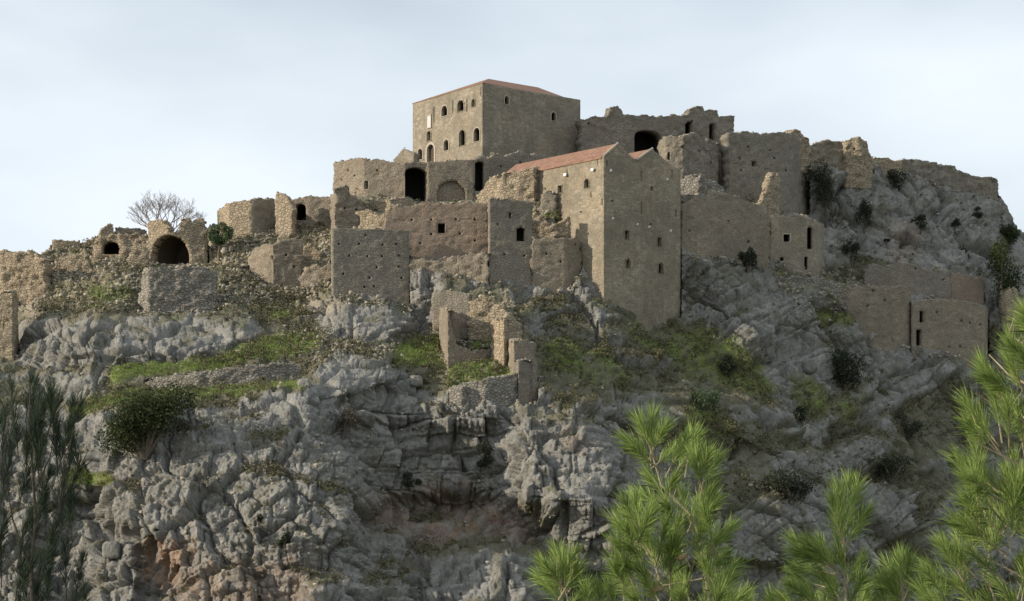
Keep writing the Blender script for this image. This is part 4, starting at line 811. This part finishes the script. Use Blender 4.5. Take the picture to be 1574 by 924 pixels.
V, Fc = leafquads(p, .10 + .04 * rr2[:, 0]); o = mesh('scrub', V, Fc, M['scrub']); o['kind'] = 'stuff'; o['label'] = 'low thorny scrub dotted over the rocks and ledges'; o['category'] = 'scrub'
NG = 16000; pt, _, _ = pick(G_ * np.clip(tn[..., 2], .1, 1), NG); p = np.repeat(pt, 4, 0) + rg.normal(size=(NG * 4, 3)) * (.18, .18, .02)
hgt = rg.uniform(.12, .38, NG * 4)[:, None]; lean = rg.normal(size=(NG * 4, 3)) * .12; lean[:, 2] = 0; wv = rg.normal(size=(NG * 4, 3)) * (1, 1, 0); wv /= np.linalg.norm(wv, axis=1, keepdims=True)
V = np.stack([p - wv * .05, p + wv * .05, p + lean + hgt * (0, 0, 1)], 1).reshape(-1, 3); o = mesh('grass', V, np.arange(len(V)).reshape(-1, 3), M['grass']); o['kind'] = 'stuff'; o['label'] = 'short green grass on the terraces and ledges'; o['category'] = 'grass'

# ------------------------------------------------------------------ bushes and trees on the hill
def bush(px, py, w, h, mat, name, label, n=1800, leaf=.16, lobes=7, group=None, cat='bush', gap=.5, skew=0.0):
    """px,py: middle of the bush in the survey picture, w,h its size there"""
    g = hillpt(px, py + h * .42); Y = g[1]; m_ = Y / F; g[1] -= .15
    T = thing(name, label, cat, g - np.array([0, 0, .3]), group)
    W, Hm = w * m_ / 2, h * m_ / 2; c0 = g + np.array([0, 0, Hm * .85])
    V, Fc = [], []; allp = []
    for k in range(lobes):
        a = rg.uniform(0, 6.28); rr_ = rg.uniform(.2, .72); lc = c0 + np.array([math.cos(a) * W * rr_, rg.uniform(-.5, .5) * W, math.sin(a) * Hm * rr_ * (1 - abs(skew)) + skew * math.cos(a) * Hm * rr_ * 1.3]); lr = rg.uniform(.3, .55) * min(1, 1)
        tube(V, Fc, [g - np.array([0, 0, .4]), (g + lc) / 2 + rg.normal(size=3) * .1, lc], [max(.05, W * .05), max(.03, W * .03), .02], 5)
        d = rg.normal(size=(n // lobes, 3)); d /= np.linalg.norm(d, axis=1, keepdims=True); r = rg.uniform(.1, 1, (len(d), 1)) ** gap * rg.uniform(.8, 1.15, (len(d), 1))
        allp.append(lc + d * r * np.array([W * lr * 1.1, W * lr, Hm * lr * 1.1]))
    mesh('trunk', V, Fc, M['bark'], T); p = np.concatenate(allp); v, f = leafquads(p, leaf); mesh('crown', v, f, M[mat], T); return T
bush(222, 650, 165, 125, 'evergreen', 'evergreen_bush', 'large dark evergreen bush hanging over the cliff below the terrace wall', 13000, .17, 20, skew=.5)
bush(1270, 292, 66, 90, 'darkshrub', 'shrub', 'big dark shrub filling the hollow right of the curtain wall', 4200, .17, 12)
bush(1372, 272, 46, 40, 'darkshrub', 'shrub', 'dark shrub below the long ridge wall on the right', 1800, .17, 7)
bush(1150, 400, 32, 42, 'darkshrub', 'shrub', 'dark upright bush at the foot of the brown retaining wall', 1800, .15, 7)
bush(1548, 362, 44, 46, 'evergreen', 'evergreen_bush', 'dark evergreen bush on the skyline slope at the right edge', 2200, .17, 8)
bush(1542, 430, 74, 125, 'evergreen', 'evergreen_tree', 'tall dark evergreen tree beside the isolated pillar, right edge', 5000, .18, 14, cat='tree')
bush(1300, 572, 62, 66, 'darkshrub', 'shrub', 'dark shrub in the rocky hollow left of the brown retaining wall', 3200, .17, 9)
bush(1215, 745, 100, 60, 'darkshrub', 'shrub', 'wide dark green shrub on the lower right slope between grey crags', 3600, .17, 12)
bush(530, 645, 56, 60, 'dryshrub', 'dry_shrub', 'grey leafless shrub in the cleft under the middle rocks', 3000, .10, 9)
bush(742, 700, 44, 40, 'darkshrub', 'shrub', 'small dark shrub rooted in the shaded cliff below the pillar', 1300, .15, 6)
bush(634, 738, 34, 32, 'darkshrub', 'shrub', 'small dark shrub in a hole of the shaded cliff', 1000, .14, 5)
bush(755, 745, 20, 22, 'darkshrub', 'shrub', 'tiny dark shrub under the other one on the shaded cliff', 500, .13, 4)
bush(240, 817, 24, 22, 'evergreen', 'shrub', 'small round green shrub on the sunlit cliff above the orange stain', 700, .14, 4)
bush(437, 832, 26, 36, 'darkshrub', 'shrub', 'dark shrub in a crack of the sunlit cliff, lower left', 800, .15, 5)
bush(398, 800, 16, 20, 'darkshrub', 'shrub', 'tiny dark shrub in a crack left of the larger cliff shrub', 350, .12, 3)
bush(900, 890, 80, 50, 'darkshrub', 'shrub', 'dark shrubby mass at the cliff foot behind the smallest pine', 2600, .16, 9)
bush(1370, 720, 90, 44, 'darkshrub', 'shrub', 'low dark shrub under the right hand crags', 2400, .16, 10)
bush(1085, 610, 40, 60, 'olive', 'shrub', 'green shrub in the gully above the centre pine', 1400, .15, 7)
bush(920, 196, 14, 12, 'darkshrub', 'shrub', 'tiny dark shrub growing at the palace wall beside the keep', 300, .14, 3)
bush(290, 575, 14, 8, 'scrub', 'shrub', 'small brown tuft above the terrace wall', 200, .12, 3)
bush(403, 583, 16, 14, 'scrub', 'shrub', 'small brown tuft in front of the terrace wall', 250, .12, 3)
bush(1310, 390, 40, 50, 'darkshrub', 'shrub', 'dark scrubby shrub on the slope right of the small roofless house', 1500, .16, 6)
bush(1480, 390, 22, 26, 'darkshrub', 'shrub', 'small dark shrub on the right crag above the reddish wall', 500, .14, 4)
bush(1467, 342, 26, 22, 'darkshrub', 'shrub', 'small dark shrub high on the right crag', 500, .14, 4)
bush(1362, 370, 12, 14, 'darkshrub', 'shrub', 'tiny dark shrub on the crag above the notched wall', 250, .12, 3)
bush(290, 655, 40, 22, 'dryshrub', 'dry_shrub', 'dry brown shrub touching the large evergreen bush on its right', 900, .10, 5)
bush(1330, 330, 34, 60, 'darkshrub', 'shrub', 'dark shrub climbing the crag between the big shrub and the ridge wall', 1500, .15, 7)
bush(1415, 345, 30, 34, 'darkshrub', 'shrub', 'dark shrub in the middle of the right crag', 900, .15, 5)
bush(1500, 330, 30, 22, 'darkshrub', 'shrub', 'dark shrub under the right end of the ridge wall', 700, .15, 5)
bush(1120, 560, 44, 36, 'darkshrub', 'shrub', 'dark shrub on the green slope below the tall church front', 1200, .15, 6)
bush(1400, 650, 50, 44, 'darkshrub', 'shrub', 'dark shrub on the slope just left of the largest pine', 1600, .15, 7)
bush(1010, 545, 34, 22, 'scrub', 'shrub', 'brown scrubby shrub at the foot of the church corner', 800, .13, 5)
bush(1235, 640, 40, 30, 'darkshrub', 'shrub', 'small dark shrub midway down the right slope', 900, .14, 5)
# green tree by the vault
def smalltree(px, ptop, pbase, w, label):
    g = hillpt(px, pbase); Y = g[1]; m_ = Y / F; top = g[2] + (pbase - ptop) * m_
    T = thing('olive_tree', label, 'tree', g - np.array([0, 0, .3])); V, Fc = [], []
    c = g + np.array([.2, 0, (top - g[2]) * .72]); tube(V, Fc, [g - np.array([0, 0, .5]), g + np.array([-.15, 0, 1.3]), g + np.array([.1, 0, 2.6]), c], [.2, .15, .12, .05], 7)
    pp_ = []
    for k in range(12):
        a = rg.uniform(0, 6.28); l = c + np.array([math.cos(a) * w * m_ * .27, rg.uniform(-.8, .8), math.sin(a) * (top - g[2]) * .17]); tube(V, Fc, [c - np.array([0, 0, 1.2]), l], [.07, .02], 5)
        d = rg.normal(size=(330, 3)); d /= np.linalg.norm(d, axis=1, keepdims=True); pp_.append(l + d * rg.uniform(.2, 1, (330, 1)) ** .5 * (w * m_ * .19, 1.0, w * m_ * .18))
    mesh('trunk', V, Fc, M['bark'], T); v, f = leafquads(np.concatenate(pp_), .14); mesh('crown', v, f, M['olive'], T)
smalltree(336, 344, 404, 46, 'small green tree with a thin pale trunk right of the dark vault')
# the bare tree on the skyline
def baretree():
    base = P3(252, 368, 299); T = thing('bare_tree', 'leafless spreading tree on the skyline behind the dark vault', 'tree', base); V, Fc = [], []; V2, F2 = [], []
    r_ = random.Random(5)
    def grow(p, d, l, r, dep):
        pts = [p]; 
        for k in range(3): d = d + np.array([r_.uniform(-.16, .16), r_.uniform(-.16, .16), r_.uniform(-.02, .1)]); d /= np.linalg.norm(d); pts.append(pts[-1] + d * l / 3)
        tube(V if dep < 2 else V2, Fc if dep < 2 else F2, pts, [r, r * .88, r * .76, r * .65], 5 if dep < 3 else 3)
        if dep >= 6: return
        for k in range(3 if dep < 5 else 2 + (r_.random() < .6)):
            nd = d + np.array([r_.uniform(-.85, .85), r_.uniform(-.7, .7), r_.uniform(-.25, .45)]); nd /= np.linalg.norm(nd); grow(pts[-1 if k < 2 else 2], nd, l * r_.uniform(.62, .82), max(r * .6, .016), dep + 1)
    for k, (dx, dz) in enumerate(((-1.5, .75), (-1.0, .9), (-.5, 1), (-.1, 1.1), (.4, 1), (.9, .85), (1.3, .7))):
        d = np.array([dx, r_.uniform(-.4, .4), dz]); d /= np.linalg.norm(d); grow(base + np.array([dx * .3, 0, .5]), d, 2.6, .14, 1)
    tube(V, Fc, [base - np.array([0, 0, 1.5]), base + np.array([0, 0, .7])], [.4, .3], 8)
    mesh('trunk', V, Fc, M['barebark'], T); mesh('branches', V2, F2, M['barebark'], T)
baretree()
# loose boulders one can tell apart
def boulder(px, py, w, h, label, seed):
    g = hillpt(px, py + h * .3); Y = g[1]; m_ = Y / F; n_ = 14; th_, ph = np.meshgrid(np.linspace(0, 2 * np.pi, 2 * n_, endpoint=False), np.linspace(.02, np.pi - .02, n_), indexing='ij')
    d = np.dstack([np.cos(th_) * np.sin(ph), np.sin(th_) * np.sin(ph), np.cos(ph)]); r = 1 + .22 * fbm(d[..., 0] * 1.6 + seed, d[..., 2] * 1.6 + d[..., 1], 3, seed); r = np.minimum(r, 1.0 / (np.abs(d).max(2) + .12))
    d = np.sign(d) * np.abs(d) ** .8
    v = d * r[..., None] * np.array([w * m_ / 2, w * m_ / 2.2, h * m_ / 2]) + g + np.array([0, -.2, h * m_ * .18]); ii = np.arange(2 * n_ * n_).reshape(2 * n_, n_); jj = np.roll(ii, -1, 0)
    f = [tuple(x) for x in np.stack([ii[:, :-1].ravel(), jj[:, :-1].ravel(), jj[:, 1:].ravel(), ii[:, 1:].ravel()], 1)] + [tuple(ii[:, 0])[::-1], tuple(ii[:, -1])]
    o = mesh('boulder', v.reshape(-1, 3) - g, f, M['hill']); o.location = g; o['label'] = label; o['category'] = 'boulder'; o['kind'] = 'thing'
    ca = o.data.color_attributes.new('cover', 'FLOAT_COLOR', 'POINT'); ca.data.foreach_set('color', np.zeros(4 * len(o.data.vertices), np.float32))
boulder(468, 590, 22, 22, 'pale upright boulder at the right end of the terrace wall', 3)
boulder(175, 842, 30, 30, 'square boulder balanced on top of the rock pinnacle, lower left', 5)
boulder(640, 585, 22, 20, 'angular grey boulder on the ledge left of the low retaining wall', 9)
boulder(1210, 700, 26, 20, 'grey boulder beside the wide dark green shrub', 12)
boulder(1245, 560, 26, 26, 'rounded grey boulder left of the shrub in the rocky hollow', 15)
boulder(598, 880, 30, 14, 'flat pale boulder on the ledge at the cliff foot', 21)

# ------------------------------------------------------------------ foreground pines
def pine(name, label, D, root, shoots, stems, mat='needle', bark='pinebark', nlen=.125, nper=170, nw=.0013, seed=1, spread=1.0):
    """shoots: (base px,py, tip px,py); stems: polylines of px,py with radius mm"""
    r_ = np.random.default_rng(seed); gz = groundz((root[0] - CX) / F * D, D); rootp = np.array([(root[0] - CX) / F * D, D, gz - .15])
    T = thing(name, label, 'pine tree', rootp + np.array([0, 0, .15])); V, Fc = [], []; V2, F2 = [], []
    dep = {}
    for si, (pts, r0, r1) in enumerate(stems):
        n_ = len(pts); P_ = []
        dz = 0 if si == 0 else r_.uniform(-.25, .25)
        for i, (x, y) in enumerate(pts): P_.append(P3(x, y, D + dz * i / max(1, n_ - 1)))
        if si == 0: P_ = [rootp, (rootp * .5 + P_[0] * .5) + np.array([.03, 0, 0])] + P_; rr_ = list(np.linspace(r0 * 2.4, r0, 3)) + list(np.linspace(r0, r1, n_))[1:]
        else: rr_ = list(np.linspace(r0, r1, n_))
        tube(V if si == 0 else V2, Fc if si == 0 else F2, P_, [q / 1000. for q in rr_], 7)
    allA, allD, allL = [], [], []
    for (bx, by, tx, ty) in shoots:
        off = r_.uniform(-.32, .32); a = P3(bx, by, D + off * .6); c = P3(tx, ty, D + off + r_.uniform(-.06, .06)); ax_ = c - a; L_ = np.linalg.norm(ax_); ax_ /= L_
        tube(V2, F2, [a - ax_ * .05, (a + c) / 2, c], [.0045, .0036, .002], 5)
        n_ = int(nper * (.6 + L_ / .3)); s_ = r_.uniform(.05, 1, n_) ** .8; rad = r_.normal(size=(n_, 3)); rad -= (rad @ ax_)[:, None] * ax_; rad /= np.linalg.norm(rad, axis=1, keepdims=True)
        dd = ax_ + rad * (spread * r_.uniform(.35, 1.15, n_) * (1.15 - .7 * s_))[:, None] + np.array([0, 0, .06]); dd /= np.linalg.norm(dd, axis=1, keepdims=True)
        allA.append(a + ax_ * (s_ * L_)[:, None]); allD.append(dd); allL.append(nlen * r_.uniform(.6, 1.25, n_) * r_.uniform(.85, 1.1))
    A0 = np.concatenate(allA); Dd = np.concatenate(allD); LL = np.concatenate(allL)[:, None]
    sd = np.cross(Dd, r_.normal(size=Dd.shape)); sd /= np.linalg.norm(sd, axis=1, keepdims=True); dr = np.array([0, 0, -1.0]) * LL * r_.uniform(0, .12, LL.shape); mid = A0 + Dd * LL * .55; 
    Vn = np.stack([A0 - sd * nw * .6, A0 + sd * nw * .6, mid + sd * nw, A0 + Dd * LL + dr, mid - sd * nw], 1).reshape(-1, 3); Fn = np.arange(len(Vn)).reshape(-1, 5)
    mesh('trunk', V, Fc, M[bark], T); mesh('branches', V2, F2, M[bark], T); mesh('needles', Vn, Fn, M[mat], T)
    return T
pine('pine_sapling', 'smallest bright green pine top at the bottom, left of the other pines', 9.5, (880, 1000),
     [(864, 900, 856, 850), (862, 898, 836, 868), (864, 895, 880, 856), (868, 912, 850, 885), (866, 910, 884, 880), (870, 930, 845, 905), (872, 935, 900, 910), (866, 905, 830, 888), (864, 900, 866, 862)],
     [([(882, 960), (873, 922), (864, 890), (858, 860)], 5, 2.5), ([(871, 915), (882, 898), (880, 870)], 3, 2), ([(864, 895), (845, 880)], 3, 2)], seed=2, nper=150)
sh2 = [(1001, 700, 1003, 645), (1000, 690, 985, 655), (1003, 695, 1022, 655), (1000, 700, 965, 678), (1008, 715, 1040, 690), (1006, 715, 975, 690), (1030, 720, 1052, 680), (1040, 725, 1070, 675), (1055, 720, 1062, 670), (1075, 740, 1088, 700), (1080, 745, 1100, 710), (1078, 745, 1070, 705),
       (1020, 760, 1000, 735), (1020, 770, 1035, 740), (1010, 775, 985, 760), (980, 810, 962, 775), (985, 815, 975, 770), (985, 820, 1000, 785), (975, 835, 950, 805), (975, 840, 962, 815), (1040, 810, 1025, 780), (1050, 800, 1050, 765), (1060, 810, 1075, 770), (1070, 805, 1095, 775), (1078, 790, 1090, 755),
       (1045, 840, 1025, 805), (1000, 850, 985, 820), (990, 860, 965, 840), (990, 880, 960, 870), (1010, 880, 1000, 845), (1030, 870, 1040, 835), (1055, 860, 1040, 830), (1080, 860, 1100, 830), (1085, 880, 1110, 855), (1010, 920, 990, 890), (1030, 925, 1035, 885), (1060, 925, 1050, 890), (985, 925, 960, 900), (1095, 930, 1120, 895), (1000, 950, 975, 920), (1050, 960, 1045, 915), (1100, 960, 1135, 920), (1090, 850, 1120, 815), (1095, 900, 1130, 870), (960, 900, 945, 875)]
r4 = random.Random(4)
for k in range(15):
    x_, y_ = r4.uniform(950, 1110), r4.uniform(800, 960); l = r4.uniform(40, 65); ang = R(r4.uniform(60, 125)); sh2.append((x_ - math.cos(ang) * l * .5, y_ + l * .5, x_ + math.cos(ang) * l * .5, y_ - l * .4))
FP = pine('pine_tree', 'tall forked bright green pine with a bare pale stem, bottom centre right', 9.0, (1095, 1000), sh2,
     [([(1098, 980), (1089, 915), (1080, 860), (1074, 822), (1060, 790), (1030, 760), (1016, 745), (1003, 700), (1003, 650)], 9, 3), ([(1074, 822), (1070, 800), (1080, 745), (1090, 700)], 4, 2), ([(1035, 765), (1050, 720), (1065, 680)], 3, 2), ([(1074, 830), (1040, 845), (1000, 850), (975, 830), (960, 790)], 5, 2), ([(1080, 890), (1020, 900), (990, 870)], 5, 2), ([(1085, 890), (1110, 870)], 3, 2)], seed=3, nper=140)
for cx_, cy_ in ((1048, 857), (1012, 905)):
    V, Fc = [], []; c0 = P3(cx_ - 9, cy_ + 2, 8.85); c1_ = P3(cx_ + 9, cy_ - 2, 8.85); tube(V, Fc, [c0 + (c1_ - c0) * k / 6 for k in range(7)], [.006, .014, .018, .018, .015, .010, .004], 9); mesh('cone', V, Fc, M['cone'], FP)
pine('pine_tree', 'upright candle shaped bright green pine, between the forked pine and the largest pine', 9.2, (1300, 1000),
     [(1296, 830, 1304, 745), (1296, 820, 1290, 755), (1298, 815, 1318, 750), (1296, 840, 1280, 775), (1298, 840, 1330, 790), (1280, 870, 1245, 838), (1275, 870, 1230, 850), (1265, 872, 1222, 832), (1270, 880, 1225, 870), (1285, 880, 1262, 840), (1300, 900, 1325, 860), (1298, 890, 1290, 840), (1260, 900, 1225, 890), (1290, 920, 1265, 880), (1305, 930, 1325, 890), (1250, 925, 1215, 900), (1290, 950, 1280, 905), (1240, 950, 1205, 920), (1225, 960, 1190, 930), (1270, 960, 1245, 915)],
     [([(1302, 970), (1300, 900), (1298, 859), (1296, 820), (1304, 750)], 7, 3), ([(1300, 900), (1275, 872), (1235, 848)], 4, 2), ([(1300, 930), (1260, 905), (1230, 885)], 4, 2)], seed=4, nper=150)
pine('pine_sapling', 'small bright green pine top between the candle shaped pine and the largest pine', 9.4, (1388, 1000),
     [(1386, 910, 1380, 862), (1386, 905, 1366, 872), (1388, 905, 1398, 865), (1388, 925, 1360, 895), (1390, 925, 1412, 895), (1388, 900, 1388, 858), (1388, 940, 1375, 905)],
     [([(1390, 970), (1388, 920), (1382, 870)], 4, 2), ([(1388, 925), (1402, 890)], 3, 2)], seed=5, nper=150)
r5 = random.Random(11); poly5L = [(475, 1590), (510, 1565), (560, 1525), (610, 1490), (650, 1475), (700, 1485), (740, 1468), (790, 1462), (840, 1455), (880, 1420), (950, 1400)]
sh5 = []
for k in range(145):
    y = r5.uniform(470, 960); xl = np.interp(y, [a for a, _ in poly5L], [b_ for _, b_ in poly5L]); x = xl + 22 + (1690 - xl) * r5.random() ** 1.4
    if r5.random() < .25 and 640 < y < 700: continue
    ang = R(r5.uniform(95, 150) if x < xl + 60 else r5.uniform(60, 140)); l = r5.uniform(45, 75); sh5.append((x - math.cos(ang) * l * .5, y + math.sin(ang) * l * .6, x + math.cos(ang) * l * .5, y - math.sin(ang) * l * .4))
pine('pine_tree', 'largest bright green pine filling the right edge of the picture', 8.6, (1600, 1000), sh5,
     [([(1600, 980), (1590, 850), (1600, 700), (1590, 560), (1600, 470)], 20, 5)] + [([(1595, y_), (1550, y_ - 25), (x_, y_ - 55)], 7, 2) for x_, y_ in ((1490, 900), (1480, 800), (1490, 730), (1500, 660), (1520, 600), (1560, 540))] + [([(1540, 960), (1525, 910), (1508, 875), (1500, 862)], 6, 4)], seed=6, nper=120)
pine('pine_tree', 'low sprawling pale green pine crown along the bottom edge, right of the forked pine', 9.8, (1160, 1010),
     [(x_ + r5.uniform(-8, 8), 955 + r5.uniform(-10, 15), x_ + r5.uniform(-20, 20), 915 + r5.uniform(-14, 14)) for x_ in range(1110, 1480, 25)] + [(x_, 945, x_ - 6, 905) for x_ in (905, 925, 945)],
     [([(1160, 990), (1165, 950), (1170, 925)], 8, 3), ([(1160, 980), (1250, 960), (1330, 945), (1460, 950)], 6, 3), ([(1160, 980), (1050, 965), (920, 950)], 6, 3)], seed=8, nper=120)
r6 = random.Random(21); sh6 = [(20, 640, 18, 590), (40, 640, 47, 585), (28, 700, 22, 640), (60, 700, 66, 630), (100, 690, 112, 620), (110, 660, 124, 620), (90, 720, 108, 660), (75, 660, 90, 615)]
for k in range(58):
    y = r6.uniform(620, 960); xr = np.interp(y, [600, 640, 700, 760, 850, 960], [60, 105, 118, 112, 120, 150]); x = r6.uniform(-60, xr) if r6.random() < .75 else r6.gauss(58, 16)
    l = r6.uniform(45, 80); ang = R(r6.uniform(62, 105)); sh6.append((x - math.cos(ang) * l * .5, y + l * .5, x + math.cos(ang) * l * .5, y - l * .5))
pine('pine_tree', 'shaded dark green feathery pine at the left edge of the picture', 13.0, (50, 1000), sh6,
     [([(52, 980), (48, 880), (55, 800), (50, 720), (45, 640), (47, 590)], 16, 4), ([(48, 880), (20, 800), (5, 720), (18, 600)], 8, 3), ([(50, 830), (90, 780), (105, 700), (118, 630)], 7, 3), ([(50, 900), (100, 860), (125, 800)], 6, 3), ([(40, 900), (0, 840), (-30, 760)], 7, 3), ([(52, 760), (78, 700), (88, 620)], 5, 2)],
     'needle_shaded', 'darkbark', nlen=.15, nper=110, nw=.0013, seed=9, spread=.75)
print('verts', sum(len(o.data.vertices) for o in SC.objects if o.type == 'MESH'))
